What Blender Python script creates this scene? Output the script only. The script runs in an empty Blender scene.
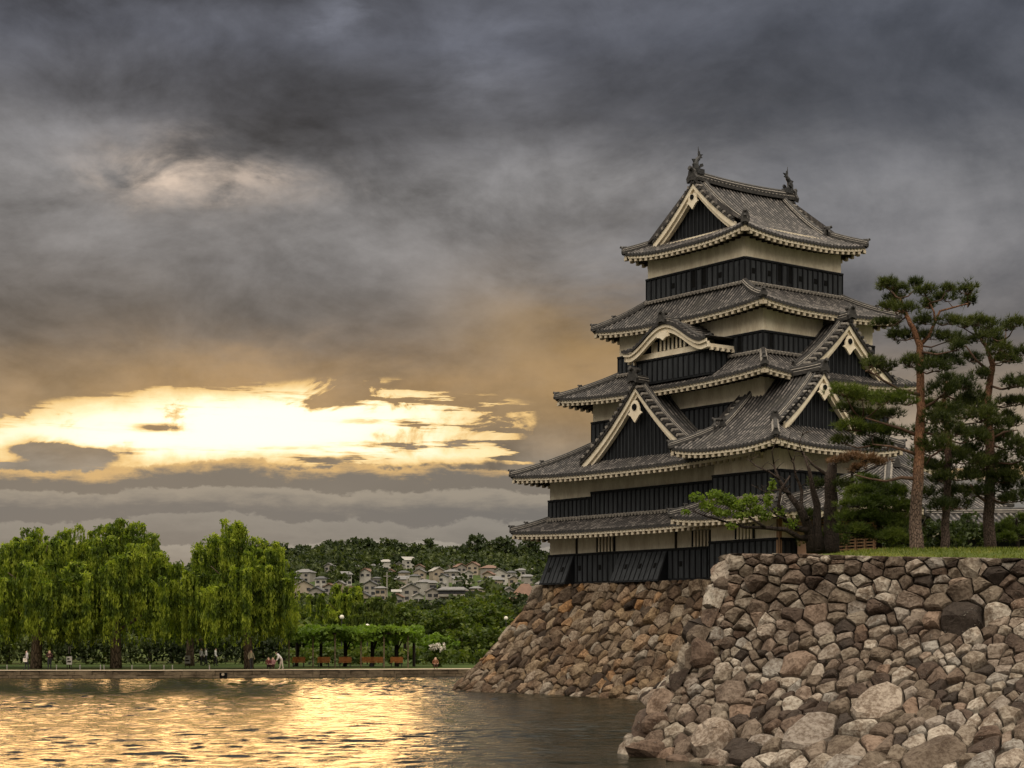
import bpy, math, random
import numpy as np
from mathutils import Vector
random.seed(7)
rnd = random.random
R = math.radians
SC = bpy.context.scene
COL = SC.collection

# ------------------------------------------------------------------ camera
F, YH, CAMZ = 1750.0, 630.0, 4.0          # focal length in pixels, horizon row, eye height
cam = bpy.data.objects.new('camera', bpy.data.cameras.new('camera'))
COL.objects.link(cam)
cam.location = (0, 0, CAMZ)
cam.rotation_euler = (R(90), 0, 0)
cam.data.sensor_width = 36.0
cam.data.lens = F / 1024 * 36.0
cam.data.shift_y = (YH - 384) / 1024
cam.data.clip_start = 0.5
cam.data.clip_end = 20000
SC.camera = cam


def lin(r, g, b):
    f = lambda c: (c / 255 / 12.92) if c / 255 <= .04045 else ((c / 255 + .055) / 1.055) ** 2.4
    return (f(r), f(g), f(b), 1.0)


# ------------------------------------------------------------------ node expression helper
class X:
    nt = None

    def __init__(s, k): s.k = k

    @staticmethod
    def m(op, *a):
        n = X.nt.nodes.new('ShaderNodeMath'); n.operation = op
        for i, v in enumerate(a):
            if isinstance(v, X): X.nt.links.new(v.k, n.inputs[i])
            else: n.inputs[i].default_value = v
        return X(n.outputs[0])
    def __add__(s, o): return X.m('ADD', s, o)
    __radd__ = __add__
    def __sub__(s, o): return X.m('SUBTRACT', s, o)
    def __rsub__(s, o): return X.m('SUBTRACT', o, s)
    def __mul__(s, o): return X.m('MULTIPLY', s, o)
    __rmul__ = __mul__
    def __truediv__(s, o): return X.m('DIVIDE', s, o)
    def __pow__(s, o): return X.m('POWER', s, o)


def sstep(a, b, x):
    n = X.nt.nodes.new('ShaderNodeMapRange'); n.interpolation_type = 'SMOOTHSTEP'
    for i, v in enumerate((x, a, b, 0.0, 1.0)):
        if isinstance(v, X): X.nt.links.new(v.k, n.inputs[i])
        else: n.inputs[i].default_value = v
    return X(n.outputs[0])


def vec(x, y, z):
    n = X.nt.nodes.new('ShaderNodeCombineXYZ')
    for i, v in enumerate((x, y, z)):
        if isinstance(v, X): X.nt.links.new(v.k, n.inputs[i])
        else: n.inputs[i].default_value = v
    return n.outputs[0]


def noise(v, scale, detail=4, rough=.5, dist=0.0):
    n = X.nt.nodes.new('ShaderNodeTexNoise')
    if v is not None: X.nt.links.new(v, n.inputs['Vector'])
    n.inputs['Scale'].default_value = scale; n.inputs['Detail'].default_value = detail
    n.inputs['Roughness'].default_value = rough; n.inputs['Distortion'].default_value = dist
    return X(n.outputs[0])


def cmix(f, a, b, mode='MIX'):
    n = X.nt.nodes.new('ShaderNodeMix'); n.data_type = 'RGBA'; n.blend_type = mode
    n.clamp_factor = True
    for i, v in ((0, f), (6, a), (7, b)):
        if isinstance(v, X): X.nt.links.new(v.k, n.inputs[i])
        else: n.inputs[i].default_value = v
    return X(n.outputs[2])


def ramp(f, stops, interp='LINEAR'):
    n = X.nt.nodes.new('ShaderNodeValToRGB'); n.color_ramp.interpolation = interp
    el = n.color_ramp.elements
    while len(el) < len(stops): el.new(.5)
    for e, (p, c) in zip(el, stops):
        e.position = p; e.color = c if len(c) == 4 else (*c, 1)
    X.nt.links.new(f.k, n.inputs[0])
    return X(n.outputs[0])


# ------------------------------------------------------------------ world: broken evening overcast
SUN_AZ, SUN_EL = R(-12.5), R(6.8)
wd = bpy.data.worlds.new('World'); SC.world = wd; wd.use_nodes = True
X.nt = wd.node_tree
X.nt.nodes.clear()
tc = X.nt.nodes.new('ShaderNodeTexCoord')
sp = X.nt.nodes.new('ShaderNodeSeparateXYZ'); X.nt.links.new(tc.outputs['Generated'], sp.inputs[0])
dx, dy, dz = (X(sp.outputs[i]) for i in range(3))
az = X.m('ARCTAN2', dx, dy) * 57.2958
el = X.m('ARCSINE', dz) * 57.2958
vs = vec(dx, dy, dz * 2.6)
nA = noise(vs, 3.2, 5, .55, .4)
nB = noise(vec(dx + 3.1, dy, dz * 3.2), 7.0, 6, .6, .3)
nC = noise(vec(dx * .9 + dz * .5, dy + 5.0, dz * 2.6 - dx * .35), 15.0, 7, .62, .5)
nD = noise(vec(dx + 9.0, dy * .6, dz * 2.0), 46.0, 4, .6)
aw = az + (nB - .5) * 7.0 + (nC - .5) * 3.0
ew = el + (nB - .5) * 2.4 + (nC - .5) * 1.5


def pa(px): return math.degrees(math.atan((px - 512) / F))
def pe(py): return math.degrees(math.atan((YH - py) / F))


def blob(px, py, sx, sy, a=None, e=None):
    a = a or aw; e = e or ew
    qa = (a - pa(px)) / (sx / 30.5); qe = (e - pe(py)) / (sy / 30.5)
    return X.m('EXPONENT', (qa * qa + qe * qe) * -1.0)


base = ramp((el + (nB - .5) * 2.0 + (nA - .5) * 2.0) / 40.0, [
    (0.0, lin(150, 143, 130)), (pe(530) / 40, lin(140, 134, 124)), (pe(470) / 40, lin(126, 117, 106)),
    (pe(420) / 40, lin(128, 112, 92)), (pe(350) / 40, lin(112, 105, 99)), (pe(270) / 40, lin(112, 109, 108)),
    (pe(190) / 40, lin(116, 114, 114)), (pe(120) / 40, lin(88, 88, 92)), (pe(40) / 40, lin(80, 82, 90)),
    (1.0, lin(120, 122, 130))])
# cloud relief: brighter where the cloud thins towards the hidden sun
vr = vec(dx * 1.0 + dz * .45, dy, dz * 1.8 - dx * .26)
vo = vec(dx * 1.0 + dz * .45 - .018, dy, dz * 1.8 - dx * .26 - .040)
r1 = noise(vr, 5.5, 8, .60, .35); r2 = noise(vo, 5.5, 8, .60, .35)
relief = r1 - r2
q1 = noise(vr, 15.0, 7, .62, .6); q2 = noise(vo, 15.0, 7, .62, .6)
dens = sstep(.36, .66, nA * .40 + r1 * .60)
light = .84 + dens * .36 + relief * 1.7 + (q1 - q2) * .95 + (nD - .5) * .16
light = X.m('MAXIMUM', light, .42)
light = light * (1.0 - .40 * blob(330, 108, 200, 44)) * (1.0 - .38 * blob(770, 95, 270, 60)) * (1.0 - .50 * blob(170, -8, 280, 26))
light = light * (1.0 - .26 * blob(80, 330, 170, 40)) * (1.0 - .20 * blob(330, 315, 140, 32)) * (1.0 + .65 * blob(500, 66, 60, 44)) * (1.0 + .7 * blob(330, 20, 38, 16))
light = light * (1.0 + .30 * blob(560, 180, 190, 55)) * (1.0 + .25 * blob(60, 160, 130, 50)) * (1.0 + .15 * blob(900, 230, 160, 60))
n_ = X.nt.nodes.new('ShaderNodeVectorMath'); n_.operation = 'SCALE'
X.nt.links.new(base.k, n_.inputs[0]); X.nt.links.new(light.k, n_.inputs['Scale'])
skyc = X(n_.outputs[0])
# bluish right, warm halo round the hidden sun
skyc = cmix(sstep(1, 12, aw) * .30 * sstep(6, 11, el), skyc, lin(90, 95, 106))
halo = blob(310, 405, 340, 46)
skyc = cmix(halo * (.20 + dens * .5), skyc, lin(205, 158, 92))
skyc = cmix(blob(560, 345, 110, 62) * (.25 + dens * .4), skyc, lin(170, 134, 78))
skyc = cmix(blob(960, 470, 160, 60) * .6, skyc, lin(196, 178, 158))
# the pale patch higher up
hole = blob(200, 182, 92, 26) * sstep(.43, .58, q1 * .6 + r1 * .4)
skyc = cmix(X.m('MINIMUM', hole * (.55 + (nD - .5) * 1.2 + (q2 - .5) * 1.2), .8), skyc, lin(222, 200, 180))
# the bright break in the clouds: an irregular streaked opening running off to the left
eN = el + (r1 - .5) * 1.5 + (q1 - .5) * .9 + (nD - .5) * .25
eu = 8.15 - ((az + 7.0) / 9.0) ** 2.0 * 1.05
lo = 5.15 + (q2 - .5) * .5
t = X.m('MINIMUM', (eN - lo) / 1.0, (eu - eN) / 1.7)
t = X.m('MINIMUM', t, (.6 - az - (q1 - .5) * 12.0 - (r1 - .5) * 10.0) / 10.0)
t = t - .9 * blob(155, 432, 24, 4, az, el + (nD - .5) * .15) - 1.0 * blob(62, 455, 52, 11, az + (nD - .5) * 2.0, el + (q1 - .5) * 1.3 + (nD - .5) * .5) - .75 * sstep(.50, .62, noise(vec(dx * .45, dy * .5 + 3.0, dz * 5.0), 26.0, 6, .62)) * (.28 + .72 * sstep(-8.0, 0.0, az)) - .5 * sstep(.54, .66, q1) * sstep(5.2, 7.5, el)
t = X.m('MAXIMUM', t, 0.0)
ga = sstep(0.0, .16, t)
gcol = ramp(t, [(0.0, lin(178, 146, 100)), (.12, lin(226, 186, 122)), (.30, lin(250, 224, 168)), (.5, (1.0, .90, .66, 1)), (.8, (1.0, .96, .82, 1))])
skyc = cmix(ga, skyc, gcol)
hot = blob(245, 415, 230, 40)
skyc = cmix(sstep(.2, .7, t) * hot, skyc, (1.35, 1.18, .84, 1))
# cloud banks with lit rims under the break
nE = noise(vec(dx * 1.0, dy, dz * 1.6), 9.0, 8, .64)
nF = noise(vec(dx + 2.0, dy, dz * 2.0), 15.0, 8, .66)
nH = noise(vec(dx + 6.0, dy, dz * 5.0), 22.0, 7, .64, .4)
for top, nn, amp, c1, c2, dep, op in ((5.25, nE, 2.6, lin(206, 168, 112), lin(112, 106, 99), .45, .92),
                              (4.55, nF, 1.5, lin(150, 141, 128), lin(104, 103, 102), .8, .80),
                              (3.7, nE, 2.6, lin(152, 146, 136), lin(118, 115, 110), 1.1, .45),
                              (2.8, nF, 2.2, lin(166, 159, 147), lin(132, 127, 119), 1.1, .5)):
    edge = top + (nn - .5) * amp + (nD - .5) * .12
    below = sstep(0.0, .10, edge - el)
    shade = sstep(0.0, dep, edge - el + (nH - .5) * 1.3)
    skyc = cmix(below * op, skyc, cmix(shade, c1, c2))
# unseen sky behind the viewer and high overhead, brightened to fill the castle front
nG = noise(vs, 2.2, 5, .55)
back = sstep(.15, -.45, dy) * sstep(14.0, 34.0, el)
over = sstep(30.0, 58.0, el)
bright = cmix(sstep(.35, .7, nG), (2.3, 2.05, 1.7, 1), (4.0, 3.6, 3.0, 1))
skyc = cmix(X.m('MAXIMUM', back, over * .8), skyc, bright)
nis = X.nt.nodes.new('ShaderNodeTexSky'); nis.sky_type = 'NISHITA'; nis.sun_disc = False
nis.sun_elevation = SUN_EL; nis.sun_rotation = SUN_AZ
bg1 = X.nt.nodes.new('ShaderNodeBackground'); X.nt.links.new(nis.outputs[0], bg1.inputs[0]); bg1.inputs[1].default_value = .06
bg2 = X.nt.nodes.new('ShaderNodeBackground'); X.nt.links.new(skyc.k, bg2.inputs[0]); bg2.inputs[1].default_value = 1.0
mx = X.nt.nodes.new('ShaderNodeMixShader'); mx.inputs[0].default_value = .985
X.nt.links.new(bg1.outputs[0], mx.inputs[1]); X.nt.links.new(bg2.outputs[0], mx.inputs[2])
wo = X.nt.nodes.new('ShaderNodeOutputWorld'); X.nt.links.new(mx.outputs[0], wo.inputs[0])
wd.cycles.sampling_method = 'MANUAL'; wd.cycles.sample_map_resolution = 1024

# ------------------------------------------------------------------ sun, veiled by the clouds
sl = bpy.data.lights.new('sun', 'SUN'); sl.energy = .5; sl.angle = R(19); sl.color = (1.0, .56, .20)
sun = bpy.data.objects.new('sun', sl); COL.objects.link(sun)
sd = Vector((math.sin(SUN_AZ) * math.cos(SUN_EL), math.cos(SUN_AZ) * math.cos(SUN_EL), math.sin(SUN_EL)))
sun.rotation_euler = (-sd).to_track_quat('-Z', 'Y').to_euler()
sun.location = (-30, 200, 60)
vw = SC.view_settings
vw.view_transform = 'Standard'; vw.look = 'None'; vw.exposure = 0.16; vw.gamma = 1.0
SC.cycles.max_bounces = 6; SC.cycles.diffuse_bounces = 3; SC.cycles.glossy_bounces = 3
SC.cycles.transmission_bounces = 4; SC.cycles.sample_clamp_indirect = 4.0
SC.cycles.use_denoising = True
#=====STRUCTURE
# ------------------------------------------------------------------ materials
def pmat(name):
    m = bpy.data.materials.new(name); m.use_nodes = True
    X.nt = m.node_tree
    b = X.nt.nodes['Principled BSDF']
    return m, b


def setc(b, sock, x):
    X.nt.links.new(x.k, b.inputs[sock])


def bump(b, h, strength=.5, dist=.05):
    n = X.nt.nodes.new('ShaderNodeBump'); n.inputs['Strength'].default_value = strength
    n.inputs['Distance'].default_value = dist
    X.nt.links.new(h.k, n.inputs['Height']); X.nt.links.new(n.outputs[0], b.inputs['Normal'])


def opos():
    n = X.nt.nodes.new('ShaderNodeTexCoord'); return n.outputs['Object']


def island():
    n = X.nt.nodes.new('ShaderNodeNewGeometry'); return X(n.outputs['Random Per Island'])


def attr(name):
    n = X.nt.nodes.new('ShaderNodeAttribute'); n.attribute_name = name
    s = X.nt.nodes.new('ShaderNodeSeparateXYZ'); X.nt.links.new(n.outputs['Vector'], s.inputs[0])
    return [X(s.outputs[i]) for i in range(3)]


def simple(name, c1, c2, scale=3.0, rough=.7, bst=.3, bd=.02, detail=5, spec=.4, stretch=(1, 1, 1)):
    m, b = pmat(name)
    mp = X.nt.nodes.new('ShaderNodeMapping'); X.nt.links.new(opos(), mp.inputs[0]); mp.inputs['Scale'].default_value = stretch
    n1 = noise(mp.outputs[0], scale, detail, .6)
    n2 = noise(mp.outputs[0], scale * 7, 4, .6)
    f = sstep(.3, .7, n1 * .65 + n2 * .35)
    setc(b, 'Base Color', cmix(f, (*c1, 1), (*c2, 1)))
    b.inputs['Roughness'].default_value = rough; b.inputs['Specular IOR Level'].default_value = spec
    if bst: bump(b, n2 * .6 + n1 * .4, bst, bd)
    return m


M = {}
M['plaster'] = simple('plaster', (.58, .49, .36), (.84, .76, .60), 1.1, .85, .15, .01, spec=.15, stretch=(1.6, 1.6, .5))
M['trim'] = simple('white_trim', (.66, .56, .41), (.86, .77, .61), 1.6, .8, .1, .01, spec=.2)
M['black'] = simple('black_lacquer_board', (.006, .0065, .008), (.014, .015, .017), 2.5, .6, .25, .01, spec=.15, stretch=(1, 1, .25))
M['panel'] = simple('black_board_panel', (.015, .0165, .019), (.042, .046, .051), 2.2, .6, .25, .01, spec=.2, stretch=(2, 2, .25))
M['dark'] = simple('dark_opening', (.004, .004, .004), (.008, .008, .008), 2, .9, 0, spec=.1)
M['wood'] = simple('dark_wood_and_eave_shade', (.018, .014, .011), (.04, .031, .024), 3, .8, .2, .01, spec=.2)  # dark wood; on soffits and inner rafters, eave shade put into the colour
M['brown'] = simple('weathered_brown_wood', (.16, .09, .05), (.26, .15, .085), 3, .7, .2, .01, spec=.3, stretch=(3, 3, .4))
M['red'] = simple('vermilion_lacquer', (.28, .035, .015), (.42, .06, .025), 3, .45, .1, .01)
M['pinkwood'] = simple('pale_door_panel', (.42, .25, .17), (.52, .33, .23), 2, .7, .1, .01)
M['bronze'] = simple('dark_bronze', (.012, .012, .013), (.03, .03, .03), 6, .6, .4, .03)
M['ridge'] = simple('ridge_tile', (.009, .0085, .008), (.06, .055, .051), 3.2, .7, .5, .03, stretch=(1, 1, 3))
M['ridgelight'] = simple('mortared_ridge_tile', (.11, .10, .09), (.33, .295, .255), 5, .7, .5, .03)


def tile_mat():
    m, b = pmat('grey_roof_tile')
    s, t, q = attr('st')
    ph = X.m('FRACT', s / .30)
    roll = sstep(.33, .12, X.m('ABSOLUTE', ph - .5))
    course = X.m('FRACT', t / .26 + X.m('FLOOR', s / .30) * .37)
    n1 = noise(opos(), .7, 4, .6); n2 = noise(opos(), 9.0, 3, .7)
    wn = X.nt.nodes.new('ShaderNodeTexWhiteNoise'); wn.noise_dimensions = '2D'
    X.nt.links.new(vec(X.m('FLOOR', s / .30), X.m('FLOOR', t / .26), 0.0), wn.inputs[0])
    w = X(wn.outputs[0])
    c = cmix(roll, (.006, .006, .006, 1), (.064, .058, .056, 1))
    c = cmix(sstep(.42, .72, w * .5 + n2 * .5) * roll, c, (.17, .152, .14, 1))       # weathered, mortared rolls
    c = cmix(sstep(.80, .97, course) * .8, c, (.02, .02, .02, 1))                   # lap joints
    c = cmix(sstep(.50, .72, n1) * .55, c, (.045, .042, .036, 1))
    setc(b, 'Base Color', c)
    b.inputs['Roughness'].default_value = .6; b.inputs['Specular IOR Level'].default_value = .22
    bump(b, n2 * .4 + course * -.6, .5, .03)
    return m


M['tile'] = tile_mat()
M['rafter'] = simple('weathered_rafter_plaster', (.40, .34, .25), (.60, .52, .40), 2, .85, .1, .01, spec=.15)
M['tileend'] = simple('eave_tile_ends', (.008, .008, .008), (.05, .045, .042), 8, .6, .3, .02)


def stone_mat(name, stops, lichen, bs=1.0):
    m, b = pmat(name)
    i = island()
    p = opos()
    n1 = noise(p, 1.7, 5, .6); n2 = noise(p, 9.0, 5, .65); n3 = noise(p, 38.0, 3, .6)
    c = ramp(i, stops)
    c = cmix(sstep(.40, .62, n1 * .45 + n2 * .55), c, cmix(1.0, c, (.34, .28, .24, 1), 'MULTIPLY'))
    c = cmix(sstep(.585, .68, n3 * .55 + n2 * .45) * sstep(.42, .6, n1) * lichen, c, (.46, .43, .37, 1))
    c = cmix(sstep(.56, .75, n2) * .25, c, (.10, .075, .045, 1))
    setc(b, 'Base Color', c)
    b.inputs['Roughness'].default_value = .85; b.inputs['Specular IOR Level'].default_value = .25
    bump(b, n2 * .7 + n3 * .3, .8 * bs, .08)
    return m


M['stone_near'] = stone_mat('rampart_stone', [(0, (.036, .027, .021)), (.14, (.085, .058, .043)), (.30, (.17, .135, .10)), (.45, (.28, .24, .19)),
                                         (.58, (.12, .08, .057)), (.72, (.40, .355, .295)), (.86, (.20, .135, .095)), (1, (.27, .25, .22))], .9)
M['stone_far'] = stone_mat('castle_stone', [(0, (.04, .028, .020)), (.2, (.14, .09, .055)), (.4, (.24, .185, .13)), (.55, (.09, .064, .044)),
                                       (.7, (.27, .19, .11)), (.85, (.28, .245, .20)), (1, (.30, .165, .07))], .4)
M['rubble'] = simple('packing_rubble', (.018, .014, .011), (.07, .055, .042), 2.2, .95, .8, .1, spec=.1)


def leaf_mat(name, stops, trans=.45, tint=(1.1, 1.2, .5), cl=.45, csc=.7):
    m, b = pmat(name)
    i = island()
    n1 = noise(opos(), csc, 3, .5)
    c = ramp(i * (1.0 - cl) + sstep(.36, .64, n1) * cl, stops)
    setc(b, 'Base Color', c)
    b.inputs['Roughness'].default_value = .6; b.inputs['Specular IOR Level'].default_value = .25
    t = X.nt.nodes.new('ShaderNodeBsdfTranslucent')
    X.nt.links.new(cmix(1.0, c, (*tint, 1), 'MULTIPLY').k, t.inputs[0])
    mxs = X.nt.nodes.new('ShaderNodeMixShader'); mxs.inputs[0].default_value = trans
    X.nt.links.new(b.outputs[0], mxs.inputs[1]); X.nt.links.new(t.outputs[0], mxs.inputs[2])
    X.nt.links.new(mxs.outputs[0], X.nt.nodes['Material Output'].inputs[0])
    return m


M['willow_leaf'] = leaf_mat('willow_leaf', [(0, (.022, .040, .007)), (.45, (.115, .165, .016)), (1, (.39, .44, .05))], .5, cl=.62, csc=.8)
M['park_leaf'] = leaf_mat('park_leaf', [(0, (.025, .042, .009)), (.5, (.065, .095, .014)), (1, (.14, .165, .022))], .4)
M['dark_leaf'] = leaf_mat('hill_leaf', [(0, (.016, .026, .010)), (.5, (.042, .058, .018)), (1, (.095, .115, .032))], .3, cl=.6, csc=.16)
M['vine_leaf'] = leaf_mat('vine_leaf', [(0, (.07, .12, .015)), (.5, (.12, .19, .025)), (1, (.19, .27, .035))], .45)
M['needle'] = leaf_mat('pine_needle', [(0, (.014, .023, .007)), (.5, (.042, .056, .014)), (1, (.11, .122, .030))], .3)
M['needle_bright'] = leaf_mat('young_pine_needle', [(0, (.025, .042, .009)), (.5, (.065, .092, .016)), (1, (.135, .165, .028))], .3)
M['needle_brown'] = leaf_mat('dry_pine_needle', [(0, (.06, .035, .02)), (.5, (.15, .085, .045)), (1, (.26, .16, .085))], .25, (1, .9, .7))
M['fresh_leaf'] = leaf_mat('fresh_leaf', [(0, (.075, .12, .018)), (.5, (.13, .185, .03)), (1, (.21, .27, .045))], .5)
M['flower'] = simple('pale_blossom', (.55, .50, .42), (.75, .70, .62), 6, .8, 0)


def bark_mat(name, lo, hi, z0, z1, sc=7):
    m, b = pmat(name)
    p = opos()
    s = X.nt.nodes.new('ShaderNodeSeparateXYZ'); X.nt.links.new(p, s.inputs[0])
    mp = X.nt.nodes.new('ShaderNodeMapping'); X.nt.links.new(p, mp.inputs[0]); mp.inputs['Scale'].default_value = (1, 1, .35)
    v = X.nt.nodes.new('ShaderNodeTexVoronoi'); v.feature = 'DISTANCE_TO_EDGE'; v.inputs['Scale'].default_value = sc; v.inputs['Randomness'].default_value = 1
    X.nt.links.new(mp.outputs[0], v.inputs['Vector'])
    crack = sstep(.0, .16, X(v.outputs['Distance']))
    n1 = noise(p, 3, 5, .6)
    f = sstep(z0, z1, X(s.outputs[2]) + (n1 - .5) * 1.5)
    c = cmix(f, (*lo, 1), (*hi, 1))
    c = cmix((1.0 - crack) * (.75 - f * .55), c, (.02, .014, .011, 1))
    c = cmix(sstep(.45, .7, n1) * .5, c, cmix(1.0, c, (.5, .45, .42, 1), 'MULTIPLY'))
    setc(b, 'Base Color', c); b.inputs['Roughness'].default_value = .85; b.inputs['Specular IOR Level'].default_value = .2
    bump(b, crack, .8, .05)
    return m


M['pine_bark'] = bark_mat('red_pine_bark', (.15, .105, .08), (.27, .135, .075), 1.6, 3.4, 17)
M['dark_bark'] = bark_mat('dark_bark', (.035, .026, .021), (.06, .042, .032), 1, 4, 16)
M['pine_bark_dark'] = bark_mat('dark_pine_bark', (.085, .06, .048), (.20, .10, .06), 2.4, 4.5, 17)
M['branch_bark'] = simple('pine_branch_bark', (.045, .030, .022), (.13, .075, .048), 4, .85, .5, .03, spec=.2)
M['willow_bark'] = bark_mat('willow_bark', (.20, .145, .10), (.13, .095, .065), 1, 4, 4)


def grass_mat(name, a, b_, c_):
    m, b = pmat(name)
    p = opos(); n1 = noise(p, .35, 5, .6); n2 = noise(p, 6, 5, .7)
    c = cmix(sstep(.35, .65, n1), (*a, 1), (*b_, 1)); c = cmix(sstep(.5, .75, n2) * .5, c, (*c_, 1))
    setc(b, 'Base Color', c); b.inputs['Roughness'].default_value = .9; b.inputs['Specular IOR Level'].default_value = .1
    bump(b, n2, .8, .1)
    return m


M['lawn'] = grass_mat('lawn', (.06, .08, .016), (.11, .125, .025), (.15, .13, .04))
M['park_grass'] = grass_mat('park_grass', (.03, .05, .012), (.05, .075, .016), (.08, .08, .03))
M['hillground'] = grass_mat('hill_ground', (.025, .036, .012), (.04, .055, .018), (.07, .06, .035))
M['path'] = simple('sandy_path', (.30, .24, .17), (.40, .33, .25), 1.5, .9, .2, .02, spec=.1)
M['bank'] = simple('embankment_stone', (.05, .036, .022), (.20, .15, .095), 1.1, .9, .6, .1, spec=.2, stretch=(1, 1, 2.5))
M['blade'] = leaf_mat('grass_blade', [(0, (.06, .085, .014)), (.6, (.14, .165, .028)), (1, (.28, .25, .07))], .4)


def water_mat():
    m, b = pmat('moat_water')
    p = opos()
    def wv(sx, sy, sc, det, rg, ds=.3, off=0):
        mp = X.nt.nodes.new('ShaderNodeMapping'); X.nt.links.new(p, mp.inputs[0])
        mp.inputs['Scale'].default_value = (sx, sy, 1); mp.inputs['Rotation'].default_value = (0, 0, R(8)); mp.inputs['Location'].default_value = (off, 0, 0)
        return noise(mp.outputs[0], sc, det, rg, ds)
    w1 = wv(.55, 1.0, 1.5, 5, .62)
    w2 = wv(.6, 1.0, .35, 3, .5, .5, 7)
    w3 = wv(.5, 1.0, .045, 3, .55, .6, 3)
    calm = sstep(.30, .62, w3)
    setc(b, 'Base Color', cmix(w3, (.010, .011, .006, 1), (.022, .020, .011, 1)))
    b.inputs['Roughness'].default_value = .10; b.inputs['IOR'].default_value = 1.33
    b.inputs['Specular IOR Level'].default_value = .3
    bump(b, w1 * (.5 + calm * .7) + w2 * .3, 1.0, .16)
    return m


M['water'] = water_mat()


# ------------------------------------------------------------------ mesh helpers
class MB:
    """collects geometry for ONE mesh object; mats are slot numbers"""
    def __init__(s): s.v = []; s.f = []; s.mi = []; s.st = []; s.n = 0

    def add(s, v, f, mi=0, st=None):
        v = np.asarray(v, float).reshape(-1, 3)
        s.v.append(v); s.st.append(np.zeros((len(v), 3)) if st is None else np.asarray(st, float))
        for q in f: s.f.append([i + s.n for i in q])
        s.mi += [mi] * len(f); s.n += len(v)

    def box(s, a, b, mi=0):
        x0, y0, z0 = a; x1, y1, z1 = b
        s.add([(x0, y0, z0), (x1, y0, z0), (x1, y1, z0), (x0, y1, z0), (x0, y0, z1), (x1, y0, z1), (x1, y1, z1), (x0, y1, z1)],
              [(0, 3, 2, 1), (4, 5, 6, 7), (0, 1, 5, 4), (1, 2, 6, 5), (2, 3, 7, 6), (3, 0, 4, 7)], mi)

    def obox(s, c, ax, ay, az_, mi=0):
        c, ax, ay, az_ = map(np.asarray, (c, ax, ay, az_))
        v = [c + i * ax + j * ay + k * az_ for k in (-1, 1) for j in (-1, 1) for i in (-1, 1)]
        s.add(v, [(0, 2, 3, 1), (4, 5, 7, 6), (0, 1, 5, 4), (1, 3, 7, 5), (3, 2, 6, 7), (2, 0, 4, 6)], mi)

    def grid(s, P, mi=0, st=None, flip=False):
        P = np.asarray(P, float); a, b = P.shape[:2]
        f = []
        for i in range(a - 1):
            for j in range(b - 1):
                q = (i * b + j, (i + 1) * b + j, (i + 1) * b + j + 1, i * b + j + 1)
                f.append(q[::-1] if flip else q)
        s.add(P.reshape(-1, 3), f, mi, None if st is None else np.asarray(st, float).reshape(-1, 3))

    def tube(s, pts, rad, n=8, mi=0, cap=True):
        pts = [np.asarray(p, float) for p in pts]; k = len(pts)
        if not hasattr(rad, '__len__'): rad = [rad] * k
        V = []; pu = None
        for i in range(k):
            d = pts[min(i + 1, k - 1)] - pts[max(i - 1, 0)]; d = d / (np.linalg.norm(d) + 1e-9)
            u = (np.array([0, 0, 1.]) if abs(d[2]) < .9 else np.array([1., 0, 0])) if pu is None else pu
            u = u - d * u.dot(d); u = u / (np.linalg.norm(u) + 1e-9); pu = u
            w = np.cross(d, u)
            for a in range(n):
                t = 2 * math.pi * a / n
                V.append(pts[i] + rad[i] * (math.cos(t) * u + math.sin(t) * w))
        f = [(i * n + a, i * n + (a + 1) % n, (i + 1) * n + (a + 1) % n, (i + 1) * n + a) for i in range(k - 1) for a in range(n)]
        if cap: f += [tuple(range(n))[::-1], tuple((k - 1) * n + a for a in range(n))]
        s.add(V, f, mi)

    def prism(s, poly, o, ax, ay, d, mi=0):
        """polygon in the plane (ax, ay) at o, given thickness along d"""
        o, ax, ay, d = (np.asarray(q, float) for q in (o, ax, ay, d)); n = len(poly)
        a = [o + p[0] * ax + p[1] * ay for p in poly]; b = [q + d for q in a]
        s.add(a + b, [tuple(range(n)), tuple(range(2 * n - 1, n - 1, -1))] + [(i, i + n, (i + 1) % n + n, (i + 1) % n) for i in range(n)], mi)

    def quads(s, C, A, B, mi=0):
        """many loose quads at once: centres C, half axes A, B"""
        C, A, B = (np.asarray(q, float) for q in (C, A, B)); n = len(C)
        V = np.stack([C - A - B, C + A - B, C + A + B, C - A + B], 1).reshape(-1, 3)
        b = s.n
        s.v.append(V); s.st.append(np.zeros((len(V), 3))); s.n += len(V)
        s.f += [(b + 4 * i, b + 4 * i + 1, b + 4 * i + 2, b + 4 * i + 3) for i in range(n)]; s.mi += [mi] * n

    def tris(s, A, B, C, mi=0):
        A, B, C = (np.asarray(q, float) for q in (A, B, C)); n = len(A)
        V = np.stack([A, B, C], 1).reshape(-1, 3); b = s.n
        s.v.append(V); s.st.append(np.zeros((len(V), 3))); s.n += len(V)
        s.f += [(b + 3 * i, b + 3 * i + 1, b + 3 * i + 2) for i in range(n)]; s.mi += [mi] * n

    def build(s, name, mats, parent=None, off=(0, 0, 0), smooth=False, st=False):
        me = bpy.data.meshes.new(name)
        V = np.concatenate(s.v) - np.asarray(off, float) if s.v else np.zeros((0, 3))
        me.from_pydata(V.tolist(), [], s.f)
        for m in (mats if isinstance(mats, (list, tuple)) else [mats]): me.materials.append(m)
        if max(s.mi, default=0): me.polygons.foreach_set('material_index', s.mi)
        if smooth: me.polygons.foreach_set('use_smooth', [True] * len(me.polygons))
        if st:
            a = me.attributes.new('st', 'FLOAT_VECTOR', 'POINT'); a.data.foreach_set('vector', np.concatenate(s.st).ravel())
        me.update()
        o = bpy.data.objects.new(name, me); COL.objects.link(o)
        if parent is not None: o.parent = parent
        return o


def tag(o, label=None, cat=None, group=None, kind=None):
    for k, v in (('label', label), ('category', cat), ('group', group), ('kind', kind)):
        if v: o[k] = v
    return o


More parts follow.
